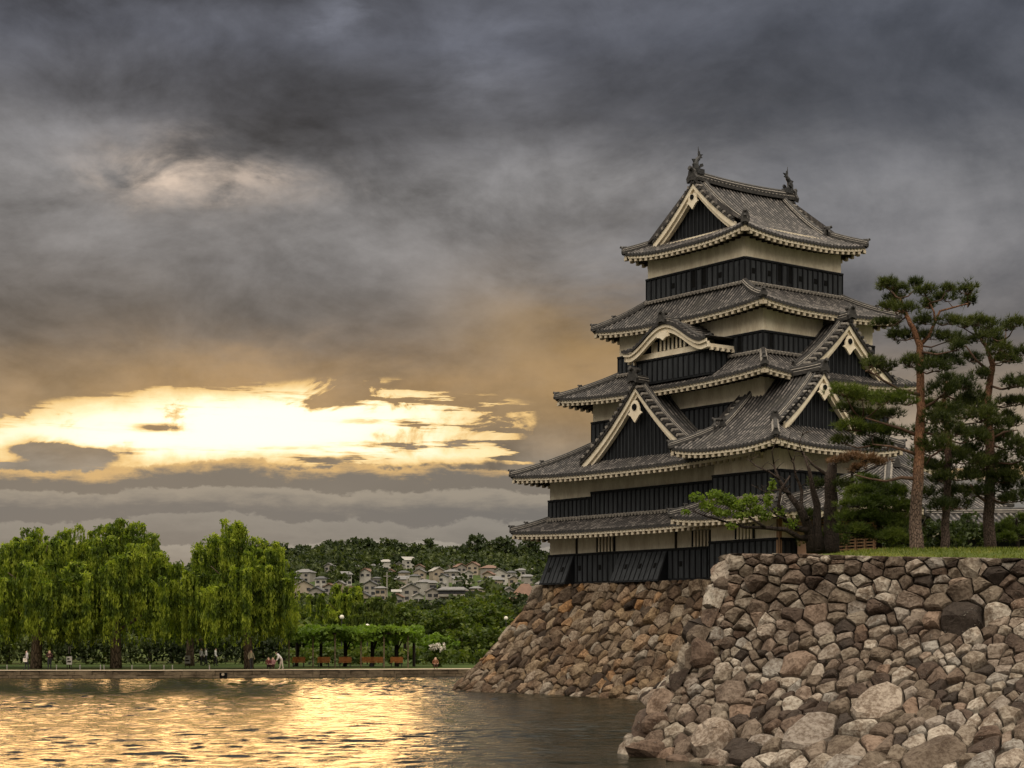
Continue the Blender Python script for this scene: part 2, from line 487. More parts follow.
def thing(name, label, cat, loc=(0, 0, 0), rz=0, group=None):
    o = bpy.data.objects.new(name, None); COL.objects.link(o)
    o.location = loc; o.rotation_euler = (0, 0, rz); o.empty_display_size = .5
    return tag(o, label, cat, group)


def copy_tree(o, parent=None):
    c = o.copy(); COL.objects.link(c)
    if parent is not None: c.parent = parent
    for ch in list(o.children): copy_tree(ch, c)
    return c


def wp(px, py, Y):
    """world point seen at a pixel of the photograph, at real distance Y"""
    return np.array([(px - 512) / F * Y, Y, CAMZ + (YH - py) / F * Y])


# ------------------------------------------------------------------ water, ground, hill
g = MB(); g.grid([[(x, y, -1.6) for y in np.linspace(-300, 9000, 20)] for x in np.linspace(-6000, 6000, 20)])
tag(g.build('ground', M['hillground']), kind='structure')
g = MB(); wr = np.random.default_rng(4)
wy = np.unique(np.concatenate([[-60, 0, 30], np.arange(42, 90, .15), np.arange(90, 125, .26), np.arange(125, 170, .45)])); wx = np.unique(np.concatenate([[-200, -120], np.arange(-62, 16, .30), [30, 60, 200]]))
WX, WY = np.meshgrid(wx, wy, indexing='ij'); WZ = np.zeros_like(WX)
for i in range(90):
    lam = np.exp(wr.uniform(math.log(.5), math.log(1.9))); th = wr.normal(math.pi / 2, .5); k = 2 * math.pi / lam
    WZ += .0088 * lam ** .85 / 2.2 * np.sin(k * (math.cos(th) * WX + math.sin(th) * WY) + wr.uniform(0, 6.28))
patch = .62 + .38 * np.sin(WX * .13 + 1.5 * np.sin(WY * .05)) * np.sin(WY * .09 + WX * .03)
WZ *= patch * np.clip((WY - 30) / 14, 0, 1) * np.clip((170 - WY) / 6, 0, 1)
g.grid(np.stack([WX, WY, WZ], -1))
tag(g.build('moat_water', M['water'], smooth=True), kind='structure')


def shore(x): return 146.0 + max(0, x + 30) * .22


def hill_h(x, y):
    yb = np.interp(y, [146, 180, 260, 320, 450, 600, 750, 900, 1050, 1400], [671, 666, 636, 627, 612, 592, 573, 558, 570, 640])
    z = CAMZ + (YH - yb) * y / F
    px = 512 + F * x / y
    k = np.interp(px, [-400, 180, 290, 340, 440, 500, 540, 640, 900], [.45, .72, .86, 1.0, .98, .95, .86, .72, .55])
    k = 1 + (k - 1) * np.interp(y, [260, 700], [0, 1])
    n = 1.6 * math.sin(x * .021 + y * .013) * np.interp(y, [300, 700], [0, 1]) + 1.2 * math.sin(x * .05 + 1) * np.interp(y, [500, 900], [0, 1])
    return max(z * k + n, .62)


ys = [0, 3.2, 7, 14, 30, 60, 110] + [160 + i * 35 for i in range(30)] + [1400, 2400, 6000]
P = []
for x in np.linspace(-700, 500, 121):
    row = []
    for d in ys:
        y = shore(x) + d if d < 150 else 146 + d
        z = .60 if d <= 7 else (hill_h(x, y) if d < 1300 else -1.4)
        row.append((x, y, z))
    P.append(row)
g = MB(); g.grid(P, flip=False)
tag(g.build('park_ground', M['park_grass'], smooth=True), kind='structure')
g = MB(); g.grid([[(x, shore(x) + d, .604 + .0 * d) for d in (-.05, 3.6)] for x in np.linspace(-120, 60, 61)])
tag(g.build('path', M['path']), kind='structure')
g = MB()
for z0, z1, s0 in ((-.5, .22, 0), (.22, .60, .07)):       # waterside retaining wall built of long stones in two courses
    x0 = -120.0
    while x0 < 60:
        x1 = x0 + .5 + rnd() * 1.3; j = rnd() * .09; zz = z1 - .05 * rnd()
        y0, y1 = shore(x0) + s0 - j, shore(x1) + s0 - j - .03 + .06 * rnd()
        g.add([(x0 + .02, y0, z0), (x1 - .02, y1, z0), (x1 - .02, y1, zz), (x0 + .02, y0, zz),
               (x0 + .02, y0 + .5, z0), (x1 - .02, y1 + .5, z0), (x1 - .02, y1 + .5, zz), (x0 + .02, y0 + .5, zz)],
              [(0, 1, 2, 3), (3, 2, 6, 7), (0, 3, 7, 4), (1, 5, 6, 2)])
        x0 = x1
tag(g.build('embankment_wall', M['bank']), 'low brown stone retaining wall along the far bank of the moat', 'wall')
# ------------------------------------------------------------------ castle frame: local x runs along the right face, local y along the left face
AZ = R(7.74)
CUX, CUY = math.sin(AZ - math.pi / 4), math.cos(AZ - math.pi / 4)
CVX, CVY = math.sin(AZ + math.pi / 4), math.cos(AZ + math.pi / 4)
ORG = np.array([13.98, 105.0, 0.0]); CROT = math.atan2(CVY, CVX); ZB = 6.95


def cw(v, u, z=0): return np.array([ORG[0] + u * CUX + v * CVX, ORG[1] + u * CUY + v * CVY, z])


OFF = (0, 0, ZB)
RIDGE = [M['ridge'], M['ridgelight']]


def ridge_beam(mb, pts, w=.34, h=.34, mi=0, cap=True):
    """a stack of ridge tiles swept along pts: stepped sides and a round cap"""
    sec = [(-w * .62, -.12), (-w * .64, h * .22), (-w * .48, h * .32), (-w * .5, h * .58), (-w * .34, h * .70), (-w * .30, h * .9), (0, h * 1.08),
           (w * .30, h * .9), (w * .34, h * .70), (w * .5, h * .58), (w * .48, h * .32), (w * .64, h * .22), (w * .62, -.12)]
    pts = [np.asarray(p, float) for p in pts]; k = len(pts); V = []
    for i in range(k):
        d = pts[min(i + 1, k - 1)] - pts[max(i - 1, 0)]
        sd_ = np.array([d[1], -d[0], 0]); sd_ /= np.linalg.norm(sd_) + 1e-9
        for a, b in sec: V.append(pts[i] + sd_ * a + np.array([0, 0, b]))
    n = len(sec)
    q4 = lambda a: [(i * n + a, i * n + a + 1, (i + 1) * n + a + 1, (i + 1) * n + a) for i in range(k - 1)]
    lite = (1, 3, 8, 10)                                   # mortar courses between the stacked tiles
    mb.add(V, [f for a in range(n - 1) if a not in lite for f in q4(a)] + [tuple(range(n)), tuple((k - 1) * n + a for a in range(n))[::-1]], mi)
    mb.add(V, [f for a in lite for f in q4(a)], 1)


def oni(mb, p, d, s=1.0):
    """demon-tile at a ridge end: a shouldered shield facing d with a roll tile jutting out above"""
    d = np.array([d[0], d[1], 0.0]); d /= np.linalg.norm(d); a = np.array([-d[1], d[0], 0]); z = np.array([0, 0, 1.])
    poly = [(-.34, -.22), (-.40, .02), (-.26, .22), (-.22, .42), (-.08, .56), (.08, .56), (.22, .42), (.26, .22), (.40, .02), (.34, -.22), (.12, -.1), (-.12, -.1)]
    mb.prism([(x * s, y * s) for x, y in poly], np.asarray(p) - d * .02, a, z, d * .16 * s)
    q = np.asarray(p) + z * .48 * s
    mb.tube([q - d * .4 * s, q + d * .1 * s, q + d * .28 * s + z * .07 * s], [.13 * s, .12 * s, .13 * s], 8)


PH = (0.0, .22, .30, .40, .5, .60, .70, .78)
TS = .30


def roll(p):
    a = abs(p - .5)
    return .085 * math.sqrt(max(0, 1 - (a / .285) ** 2)) if a < .285 else 0.0


def cols(s0, s1):
    out = []; k = math.floor(s0 / TS)
    while k * TS < s1:
        for p in PH:
            s = (k + p) * TS
            if s0 < s < s1: out.append((s, roll(p)))
        k += 1
    return [(s0, 0.0)] + out + [(s1, 0.0)]


def slope(mb, A, B, hA, hB, depth, ze, zt, sag=.34, lift=.42, rows=7, cut=None, dmax=None):
    """tiled slope: eave from A to B (local xy), inward is left of A->B; hips start hA, hB along s at full depth"""
    A, B = np.array(A, float), np.array(B, float); L = np.linalg.norm(B - A); S = (B - A) / L; D = np.array([-S[1], S[0]])
    def z_at(s, d):
        x = d / depth
        dh = max(0.0, min(s - hA * x, (L - s) - hB * x))
        return ze + (zt - ze) * (x * (1 - sag) + sag * x * x) + lift * (1 - x) * max(0.0, 1 - dh / (.42 * L)) ** 2.2
    G = []; T = []
    for s, r in cols(0.0, L):
        dm = depth
        if hA > 0 and s < hA: dm = depth * s / hA
        if hB > 0 and L - s < hB: dm = min(dm, depth * (L - s) / hB)
        if dmax: dm = min(dm, dmax(s))
        dm = max(dm, .001)
        cg = []; ct = []
        for k in range(rows + 1):
            d = dm * k / rows
            q = A + S * s + D * d
            cg.append((q[0], q[1], z_at(s, d) + r)); ct.append((s, d, 0))
        G.append(cg); T.append(ct)
    mb.grid(G, 0, T)
    # the tile ends along the eave: a scalloped drip edge
    ed = []
    for (s, r), c in zip(cols(0.0, L), G):
        x, y, z = c[0]
        q = np.array([x, y]) - D * .02
        ed.append([(q[0], q[1], z + .005), (q[0], q[1], z - r - .10 - (.05 if r > .03 else 0.0))])
    mb.grid(ed, 1)
    return A, B, S, D, L, z_at


def eaves(fb, rb, info, inner, white=True, sp=.5):
    """plastered fascia and rafter ends beneath the tile edge, and the soffit with eave shade put into its dark colour"""
    A, B, S, D, L, z_at = info
    n = max(10, int(L / .5)); P1 = []; P2 = []; P3 = []
    for i in range(n + 1):
        s = .06 + (L - .12) * i / n; z = z_at(s, 0) - .10
        q = A + S * s + D * .08
        q2 = q + D * .14
        P1.append([(q[0], q[1], z + .02), (q[0], q[1], z - .17), (q2[0], q2[1], z - .17)])
        q3 = A + S * min(max(s, inner * .9), L - inner * .9) + D * inner
        P3.append([(q2[0], q2[1], z - .12), (q3[0], q3[1], z_at(L / 2, 0) + .18)])
    fb.grid(P1, 0)
    rb.grid(P3, 1)  # soffit of white plaster, coloured dark to carry the shade under the eave
    k = int(L / sp)
    for i in range(k + 1):
        s = .12 + (L - .24) * i / k
        z = z_at(s, 0) - .33
        q = A + S * s + D * .16
        ln = min(inner, max(.25, min(s, L - s) * 1.0))
        c = q + D * ln * .5
        rb.obox((c[0], c[1], z + .06 * ln), (*(S * .085), 0), (*(D * ln * .5), .06 * ln), (0, 0, .07), 1)  # inner rafter lengths take the dark slot too: shade put into the colour
        e = A + S * s + D * .22
        rb.obox((e[0], e[1], z - .01), (*(S * .105), 0), (*(D * .12), .014), (0, 0, .095), 0)


def hip_roof(parent, name, outer, inner, ze, zt, sag=.34, lift=.42, sides='LRFB', over=1.8, label=None, top_strip=True, hips='1234', oscale=1.0, rows=7):
    """skirt roof round a storey. outer / inner: (x0, x1, y0, y1). L = left face (x0), F = right face of the photo (y0), B, R the far ones"""
    ox0, ox1, oy0, oy1 = outer; ix0, ix1, iy0, iy1 = inner
    t = MB(); fb = MB(); rb = MB(); hp = MB()
    dL, dR, dF, dB = ix0 - ox0, ox1 - ix1, iy0 - oy0, oy1 - iy1
    spec = {'L': ((ox0, oy1), (ox0, oy0), dB, dF, dL), 'F': ((ox0, oy0), (ox1, oy0), dL, dR, dF),
            'R': ((ox1, oy0), (ox1, oy1), dF, dB, dR), 'B': ((ox1, oy1), (ox0, oy1), dR, dL, dB)}
    zats = {}
    for k in sides:
        A, B, hA, hB, dep = spec[k]
        info = slope(t, A, B, hA, hB, dep, ze, zt, sag, lift, rows)
        zats[k] = (info, dep)
        eaves(fb, rb, info, min(over, dep + .3))
    roof = t.build(name, [M['tile'], M['tileend']], parent, OFF, smooth=False, st=True)
    if label: roof['label'] = label
    fb.build('eave_fascia', M['trim'], roof, (0, 0, 0) if False else OFF)
    rb.build('rafters', [M['rafter'], M['wood']], roof, OFF)  # slot 1: eave shade put into the colour of soffits and inner rafters
    corners = {'1': ((ox0, oy0), (ix0, iy0), 'L', 'B'), '2': ((ox0, oy1), (ix0, iy1), 'L', 'A'), '3': ((ox1, oy0), (ix1, iy0), 'F', 'B'), '4': ((ox1, oy1), (ix1, iy1), 'R', 'B')}
    for c in hips:
        o_, i_, sd, end = corners[c]
        if sd not in zats: continue
        info, dep = zats[sd]; z_at = info[5]; L = info[4]
        o_, i_ = np.array(o_), np.array(i_); pts = []
        hh = spec[sd][2] if end == 'A' else spec[sd][3]
        for k in range(9):
            x = .0 + 1.0 * k / 8
            q = o_ + (i_ - o_) * x
            s = hh * x if end == 'A' else L - hh * x
            pts.append((q[0], q[1], z_at(s, dep * x) + .05))
        h = MB(); ridge_beam(h, pts, .34, .30)
        d = o_ - i_
        oni(h, np.array(pts[0]) + np.array([0, 0, .05]), d, .62 * oscale)
        oni(h, np.array(pts[3]) + np.array([0, 0, .20]), d, .42 * oscale)
        h.build('hip_ridge', RIDGE, roof, OFF)
    if top_strip:
        h = MB()
        for k in sides:
            a, b = {'L': ((ix0, iy0), (ix0, iy1)), 'F': ((ix0, iy0), (ix1, iy0)), 'R': ((ix1, iy0), (ix1, iy1)), 'B': ((ix0, iy1), (ix1, iy1))}[k]
            n = {'L': (-1, 0), 'F': (0, -1), 'R': (1, 0), 'B': (0, 1)}[k]
            a = np.array(a) + np.array(n) * .16; b = np.array(b) + np.array(n) * .16
            Ln = np.linalg.norm(b - a); m = int(Ln / .3)
            for i in range(m):
                p = a + (b - a) * (i + .5) / m
                h.tube([(p[0] - n[0] * .18, p[1] - n[1] * .18, zt + .12), (p[0] + n[0] * .20, p[1] + n[1] * .20, zt + .01)], .11, 6)
        h.build('flashing_tiles', M['ridgelight'], roof, OFF)
    return roof


def boards(parent, name, rect, z0, z1, sides='LF', pitch=.46, proud=.07, holes=(), windows=(), slant=0.0, label=None):
    """black weatherboarding: backing, lighter panels between battens, rails, loopholes"""
    x0, x1, y0, y1 = rect
    b = MB()
    b.box((x0 - proud, y0 - proud, z0), (x1 + proud, y1 + proud, z1), 0)
    for sd in sides:
        L = (y1 - y0) if sd == 'L' else (x1 - x0)
        n = max(2, round((L + 2 * proud) / pitch)); w = (L + 2 * proud) / n
        for i in range(n + 1):
            s = -proud + i * w
            if sd == 'L':
                f = lambda a, c, za, zb_, t0, t1, mi: b.box((x0 - proud - t1, y0 + a, za), (x0 - proud - t0, y0 + c, zb_), mi)
            else:
                f = lambda a, c, za, zb_, t0, t1, mi: b.box((x0 + a, y0 - proud - t1, za), (x0 + c, y0 - proud - t0, zb_), mi)
            f(max(-proud, s - .045), min(L + proud, s + .045), z0 + .1, z1 - .1, 0, .06, 0)          # batten
            if i < n:
                if (sd, i) in windows:
                    f(s + .07, s + w - .07, z0 + (z1 - z0) * .28, z1 - .14, 0, .012, 2)
                else:
                    f(s + .075, s + w - .075, z0 + .14, z1 - .14, -.01, .02, 1)
                    if (sd, i) in holes:
                        zc = z0 + (z1 - z0) * .52
                        f(s + w * .5 - .12, s + w * .5 + .12, zc - .16, zc + .16, .021, .045, 2)
        if sd == 'L':
            b.box((x0 - proud - .09, y0 - proud, z1 - .09), (x0 - proud - .002, y1 + proud, z1 + .03), 0)
            b.box((x0 - proud - .08, y0 - proud, z0 - .01), (x0 - proud - .002, y1 + proud, z0 + .10), 0)
        else:
            b.box((x0 - proud, y0 - proud - .09, z1 - .09), (x1 + proud, y0 - proud - .002, z1 + .03), 0)
            b.box((x0 - proud, y0 - proud - .08, z0 - .01), (x1 + proud, y0 - proud - .002, z0 + .10), 0)
    o = b.build(name, [M['black'], M['panel'], M['dark']], parent, OFF)
    if label: o['label'] = label
    return o


def wall(parent, rect, z0, z1, name='plaster_wall'):
    b = MB(); b.box((rect[0], rect[2], z0), (rect[1], rect[3], z1))
    return b.build(name, M['plaster'], parent, OFF)


def prof(q, c=.30): return q * (1 + c) - c * q * q


def gable(parent, face, plane, cen, hw, za, zf, back, front=.55, name='gable', tiles=True, c=.30, ornament=1.0, panel_foot=None, verge=True):
    """triangular dormer gable. face 'L' or 'F'; plane = depth coordinate of the boarded triangle; back = where its roof ends inside"""
    if face == 'L': tr = lambda d, l, z: (d, l, z)
    else: tr = lambda d, l, z: (l, d, z)
    V3 = lambda d, l, z: np.array(tr(d, l, z), float)
    pz = lambda q: za - (za - zf) * prof(q, c)
    g = MB()                                           # boarded triangle with battens
    n = 24; top = [(cen + hw * k / n, pz(abs(k) / n) - .25) for k in range(-n, n + 1)]
    bot = zf - .7
    g.add([V3(plane, l, max(z, bot)) for l, z in top] + [V3(plane, l, bot) for l, z in top],
          [(i, i + 1, i + 2 + 2 * n, i + 1 + 2 * n) for i in range(2 * n)], 0)
    m = int(hw * 2 / .34)
    for i in range(m + 1):
        l = cen - hw + 2 * hw * i / m; z = pz(abs(l - cen) / hw) - .4
        if z > zf - .3:
            a, b = V3(plane - .05, l - .035, zf - .6), V3(plane - .002, l + .035, z)
            g.box(np.minimum(a, b), np.maximum(a, b), 1)
    go = g.build(name, [M['black'], M['panel']], parent, OFF)
    bb = MB()                                          # curved bargeboards, two steps
    for sg in (-1, 1):
        for d0, d1, o0, o1 in ((plane - front + .02, plane - front + .16, -.02, .36), (plane - front + .17, plane - .1, .20, .62)):
            Q = []
            for k in range(17):
                q = k / 16 * 1.04; l = cen + sg * hw * q; z = pz(q)
                w0 = o0; w1 = o1 + .10 * q
                Q.append([V3(d0, l, z - w0), V3(d0, l, z - w1), V3(d1, l, z - w1), V3(d1, l, z - w0), V3(d0, l, z - w0)])
            bb.grid(Q, 0)
            bb.add([Q[-1][0], Q[-1][1], Q[-1][2], Q[-1][3]], [(0, 1, 2, 3)], 0)
    bb.build('bargeboard', M['trim'], go, OFF)
    s_ = ornament                                      # pendant: hollow-eyed carved board under the apex
    pd = MB()
    poly = [(0, -.95), (-.16, -.78), (-.30, -.62), (-.52, -.50), (-.36, -.40), (-.34, -.22), (-.24, .0), (-.1, .14), (.1, .14), (.24, 0), (.34, -.22), (.36, -.40), (.52, -.50), (.30, -.62), (.16, -.78)]
    zc = za - .86 * s_
    ax = V3(0, 1, 0) - V3(0, 0, 0)
    dn = V3(-1, 0, 0) - V3(0, 0, 0)
    pd.prism([(x * s_, y * s_) for x, y in poly], V3(plane - front + .05, cen, zc), ax, (0, 0, 1), dn * .10)
    hx = [(.17 * s_ * math.cos(t * math.pi / 4), .17 * s_ * math.sin(t * math.pi / 4)) for t in range(8)]
    pd.prism(hx, V3(plane - front - .06, cen, zc - .18 * s_), ax, (0, 0, 1), dn * .05, 1)
    pd.build('gable_pendant', [M['trim'], M['dark']], go, OFF)
    t = MB()                                           # tiled slopes running back into the main roof
    fr = plane - front - .10
    Ld = back - fr
    for sg in (-1, 1):
        G = []; T = []
        for s, r in cols(0, Ld):
            cg = []; ct = []
            for k in range(13):
                q = k / 12 * 1.06; l = cen + sg * hw * q; z = pz(q) + .22 + r
                if s < .82: z = pz(q) + .20
                cg.append(V3(fr + s, l, z)); ct.append((s, q * hw * 1.2, 0))
            G.append(cg); T.append(ct)
        t.grid(G, 0, T)
        t.grid([[V3(fr, cen + sg * hw * k / 12 * 1.06, pz(k / 12 * 1.06) + o) for o in (.20, -.04)] for k in range(13)], 1)
        t.grid([[V3(fr + .0 + d, cen + sg * hw * k / 12 * 1.06, pz(k / 12 * 1.06) - .04) for d in (0, front + .1)] for k in range(13)], 1)
        # verge tiles laid crosswise, one dark roll after another
        arc = 0; m = int(hw * 1.45 / .31)
        for i in range(m):
            q = (i + .4) / m * 1.05; l = cen + sg * hw * q; z = pz(q) + .24
            t.tube([V3(fr - .08, l, z), V3(fr + .42, l, z + .04)], .095, 7, 2 if i % 2 else 1)
    ro = t.build('gable_roof', [M['tile'], M['tileend'], M['ridgelight']], go, OFF, st=True)
    for sg in (-1, 1):
        h = MB()
        pts = [V3(fr + .78, cen + sg * hw * k / 12 * 1.02, pz(k / 12 * 1.02) + .26) for k in range(13)]
        ridge_beam(h, pts, .30, .26)
        oni(h, pts[-1] + np.array([0, 0, .1]), (pts[-1] - pts[-3])[:2], .6)
        pts2 = [V3(fr + .50, cen + sg * hw * k / 12 * 1.04, pz(k / 12 * 1.04) + .25) for k in range(13)]
        h.tube(pts2, .10, 7)
        h.build('descending_ridge', RIDGE, ro, OFF)
    h = MB()
    pts = [V3(fr - .05 + Ld * k / 6, cen, za + .22 + .10 * (1 - k / 6) ** 2) for k in range(7)]
    ridge_beam(h, pts, .40, .42)
    oni(h, pts[0] + np.array([0, 0, .10]), dn[:2], .95 * ornament)
    h.build('gable_ridge', RIDGE, ro, OFF)
    return go


# ------------------------------------------------------------------ the keep
keep = thing('castle_keep', 'tall five-tiered black and white castle keep with curved grey tile roofs on stone base', 'castle',
             (ORG[0], ORG[1], ZB), CROT)
W5 = (0, 8.44, 0, 8.73); W4 = (-.6, 9.0, -2.1, 10.8); W3 = (-1.0, 9.7, -2.6, 13.0); W2 = (-2.3, 10.9, -3.2, 15.9); W1 = W2
E5 = (-1.15, 9.6, -1.15, 9.85); E4 = (-1.8, 10.2, -3.3, 12.05); E3 = (-2.6, 11.0, -4.2, 14.9); E2 = (-4.15, 12.7, -5.0, 17.75); E1 = E2
# storey 1
wall(keep, (W1[0], W1[1], W1[2], W1[3]), ZB - .1, 11.0)
boards(keep, 'board_skirt', W1, 7.0, 8.95, pitch=.5, holes=[('L', i) for i in (7, 12, 20, 27, 31, 36)])
for u0, u1 in ((13.2, 15.9), (4.2, 8.7)):          # stone-drop chutes flaring out over the wall base
    b = MB(); xa, xb = W1[0] - .08, W1[0] - .95
    b.add([(xa, u0, 8.93), (xa, u1, 8.93), (xb, u1, 6.98), (xb, u0, 6.98), (xa + .3, u0, 6.98), (xa + .3, u1, 6.98), (xa + .1, u0, 8.93), (xa + .1, u1, 8.93)],
          [(0, 1, 2, 3), (3, 2, 5, 4), (0, 3, 4, 6), (1, 7, 5, 2)], 0)
    n = round((u1 - u0) / .46)
    nx = np.array([-(8.93 - 6.98), 0, -(xa - xb)]); nx /= np.linalg.norm(nx); nx = np.array([-abs(nx[0]), 0, abs(nx[2])]) * 1.0
    for i in range(n):
        a0 = u0 + (u1 - u0) * (i + .12) / n; a1 = u0 + (u1 - u0) * (i + .88) / n
        p = lambda u, t, o: (xa + (xb - xa) * t - .02 - o, u, 8.93 + (6.98 - 8.93) * t)
        b.add([p(a0, .06, .03), p(a1, .06, .03), p(a1, .95, .03), p(a0, .95, .03), p(a0, .06, 0), p(a1, .06, 0), p(a1, .95, 0), p(a0, .95, 0)],
              [(0, 1, 2, 3), (0, 4, 5, 1), (1, 5, 6, 2), (2, 6, 7, 3), (3, 7, 4, 0)], 1)
        if i % 3 == 1:
            c = (a0 + a1) / 2
            b.add([p(c - .12, .42, .05), p(c + .12, .42, .05), p(c + .12, .58, .05), p(c - .12, .58, .05)], [(0, 1, 2, 3)], 2)
    b.build('stone_drop_chute', [M['black'], M['panel'], M['dark']], keep, OFF)


def lattice(parent, x, u0, u1, z0, z1, n=5, axis='L'):
    b = MB()
    bx = lambda d0, d1, a, c, za, zb_, mi: b.box((x - d1, a, za), (x - d0, c, zb_), mi) if axis == 'L' else b.box((a, x - d1, za), (c, x - d0, zb_), mi)
    bx(.005, .03, u0, u1, z0, z1, 1)
    for i in range(n):
        c = u0 + (u1 - u0) * (i + .5) / n
        bx(.03, .12, c - .07, c + .07, z0, z1, 0)
    bx(.03, .13, u0 - .08, u0, z0, z1, 2); bx(.03, .13, u1, u1 + .08, z0, z1, 2)
    return b.build('lattice_window', [M['trim'], M['dark'], M['black']], parent, OFF)


lattice(keep, W1[0], 9.3, 10.9, 9.0, 9.95); lattice(keep, W1[0], .55, 2.0, 9.0, 9.95)
for u in (13.05, 3.55):
    b = MB(); b.box((W1[0] - .10, u - .06, 8.95), (W1[0] - .002, u + .06, 10.0)); b.build('wall_post', M['wood'], keep, OFF)
hip_roof(keep, 'roof', E1, (W2[0], W2[1], W2[2], W2[3]), 10.28, 11.22, sag=.25, lift=.22, over=1.7, sides='LB', hips='2', label='lowest skirt roof of the keep')
# storey 2
wall(keep, W2, 11.0, 14.6)
boards(keep, 'board_wall', (W2[0], W2[1], 11.4, W2[3]), 11.2, 12.57, pitch=.44)
boards(keep, 'board_wall', (W2[0] - .06, W2[1], W2[2], 11.4), 11.2, 12.86, pitch=.44)
hip_roof(keep, 'roof', E2, W3, 13.92, 16.0, sag=.30, lift=.30, over=1.8, sides='LFB', hips='2', label='broad second roof carrying the large pointed gable')
gable(keep, 'L', -2.75, 6.2, 5.0, 19.05, 14.75, -.6, name='pointed_gable', ornament=1.25)
# storey 3
wall(keep, W3, 15.8, 19.4)
boards(keep, 'board_wall', W3, 15.95, 17.58, pitch=.42)
hip_roof(keep, 'roof', E3, W4, 18.85, 20.35, sag=.28, lift=.36, over=1.5, sides='LFB', hips='12', label='third roof under the bow-fronted dormer')
gable(keep, 'F', -3.45, 4.75, 3.95, 22.35, 19.15, -1.9, name='pointed_gable', ornament=1.05)
# storey 4
wall(keep, W4, 20.2, 23.6)
boards(keep, 'board_wall', W4, 20.3, 21.62, pitch=.42, windows=[('L', 4), ('F', 1)])
hip_roof(keep, 'roof', E4, W5, 23.02, 24.8, sag=.30, lift=.36, over=1.5, sides='LFRB', hips='1234', label='fourth roof just below the top storey')
# top storey
wall(keep, W5, 24.6, 28.4)
boards(keep, 'board_wall', W5, 24.8, 26.38, pitch=.46, holes=[('L', 4), ('L', 13), ('F', 1), ('F', 4), ('F', 10), ('F', 13), ('F', 15)], windows=[('L', 9), ('L', 7), ('F', 6), ('F', 8)])

# bow-fronted dormer (karahafu)
dm = (-2.25, -.6, .63, 7.05)
b = MB(); b.box((dm[0], dm[2], 19.2), (dm[1], dm[3], 21.0)); b.box((dm[0] + .004, 1.9, 21.0), (dm[1], 5.9, 21.75)); b.box((dm[0] + .006, 2.6, 21.75), (dm[1], 5.2, 22.15)); dorm = b.build('bow_dormer', M['plaster'], keep, OFF)
db = boards(dorm, 'board_wall', (dm[0], dm[1], dm[2], dm[3]), 19.2, 20.72, pitch=.46)
lattice(dorm, dm[0], 2.6, 5.1, 21.12, 21.85, 7)
b = MB(); b.box((dm[0] - .12, dm[2] - .05, 20.74), (dm[0] - .003, dm[3] + .05, 21.10)); b.build('sill_band', M['trim'], dorm, OFF)
KC, KH = 3.95, 3.72
kz = lambda q: 21.15 + 1.42 * (.5 + .5 * math.cos(math.pi * min(1, abs(q) * 1.08))) + .10 * max(0, abs(q) - .85) / .15
b = MB()
for d0, d1, o0, o1 in ((-3.02, -2.90, 0, .20), (-2.90, -2.70, .14, .50)):
    b.grid([[(d0, KC + KH * q, kz(q) - o0), (d0, KC + KH * q, kz(q) - o1), (d1, KC + KH * q, kz(q) - o1), (d1, KC + KH * q, kz(q) - o0), (d0, KC + KH * q, kz(q) - o0)]
            for q in np.linspace(-1, 1, 41)], 0)
    for q in (-1, 1):
        b.add([(d0, KC + KH * q, kz(q) - o0), (d0, KC + KH * q, kz(q) - o1), (d1, KC + KH * q, kz(q) - o1), (d1, KC + KH * q, kz(q) - o0)], [(0, 1, 2, 3)])
b.prism([(0, -.5), (-.3, -.32), (-.55, -.3), (-.4, .0), (.4, 0), (.55, -.3), (.3, -.32)], (-2.86, KC + .1, kz(0) - .45), (0, 1, 0), (0, 0, 1), (-.12, 0, 0))
b.build('bow_bargeboard', M['trim'], dorm, OFF)
b = MB(); G = []; T = []; qs = []
for s, r in cols(0, 2 * KH * 1.02):
    q = s / KH - 1.02
    G.append([(d, KC + KH * q, kz(q) + .16 + r + (.0 if d > -3.0 else 0)) for d in (-3.1, -2.5, -1.9, -1.3, -.6)]); T.append([(s, d + 3.1, 0) for d in (-3.1, -2.5, -1.9, -1.3, -.6)])
b.grid(G, 0, T)
b.grid([[(-3.11, g_[0][1], g_[0][2]), (-3.11, g_[0][1], kz(g_[0][1] / KH - KC / KH) + .0)] for g_ in G], 1)
kr = b.build('bow_roof', [M['tile'], M['tileend']], dorm, OFF, st=True)
b = MB(); ridge_beam(b, [(-3.15, KC, kz(0) + .18), (-2.4, KC, kz(0) + .18), (-.6, KC, kz(0) + .18)], .34, .3); oni(b, np.array((-3.12, KC, kz(0) + .24)), (-1, 0), .95)
for sg in (-1, 1): b.tube([(-2.62, KC + sg * KH * q, kz(q) + .27) for q in np.linspace(.06, 1.0, 14)], .10, 7)
b.build('bow_ridge', RIDGE, kr, OFF)
for sg in (-1, 1):
    b = MB(); u = KC + sg * (KH - .05)
    b.box((-2.9, u - .06, 20.78), (-.7, u + .06, 20.98))
    for i in range(5): b.box((-2.6 + i * .45, u - .10, 20.60), (-2.42 + i * .45, u + .08, 20.78))
    b.build('side_eave', M['trim'], dorm, OFF)

# top roof: hip-and-gable with the ridge along the right face
ox0, ox1, oy0, oy1 = E5
yc = (oy0 + oy1) / 2; hwid = yc - oy0
ZR, ZE = 31.75, 27.68
pf = lambda d: ZE + (ZR - ZE) * ((d / hwid) * .58 + .42 * (d / hwid) ** 2)
VG0, VG1 = -.15, 8.6                    # verge ends of the gabled part
t = MB(); fb = MB(); rb = MB()
Lx = ox1 - ox0; liftc = .42


def top_z(s, d, L):
    x = d / hwid
    dh = max(0, min(s - d, L - s - d))
    return pf(d) + liftc * max(0, 1 - d / 3.0) * max(0.0, 1 - dh / (.42 * L)) ** 2.2


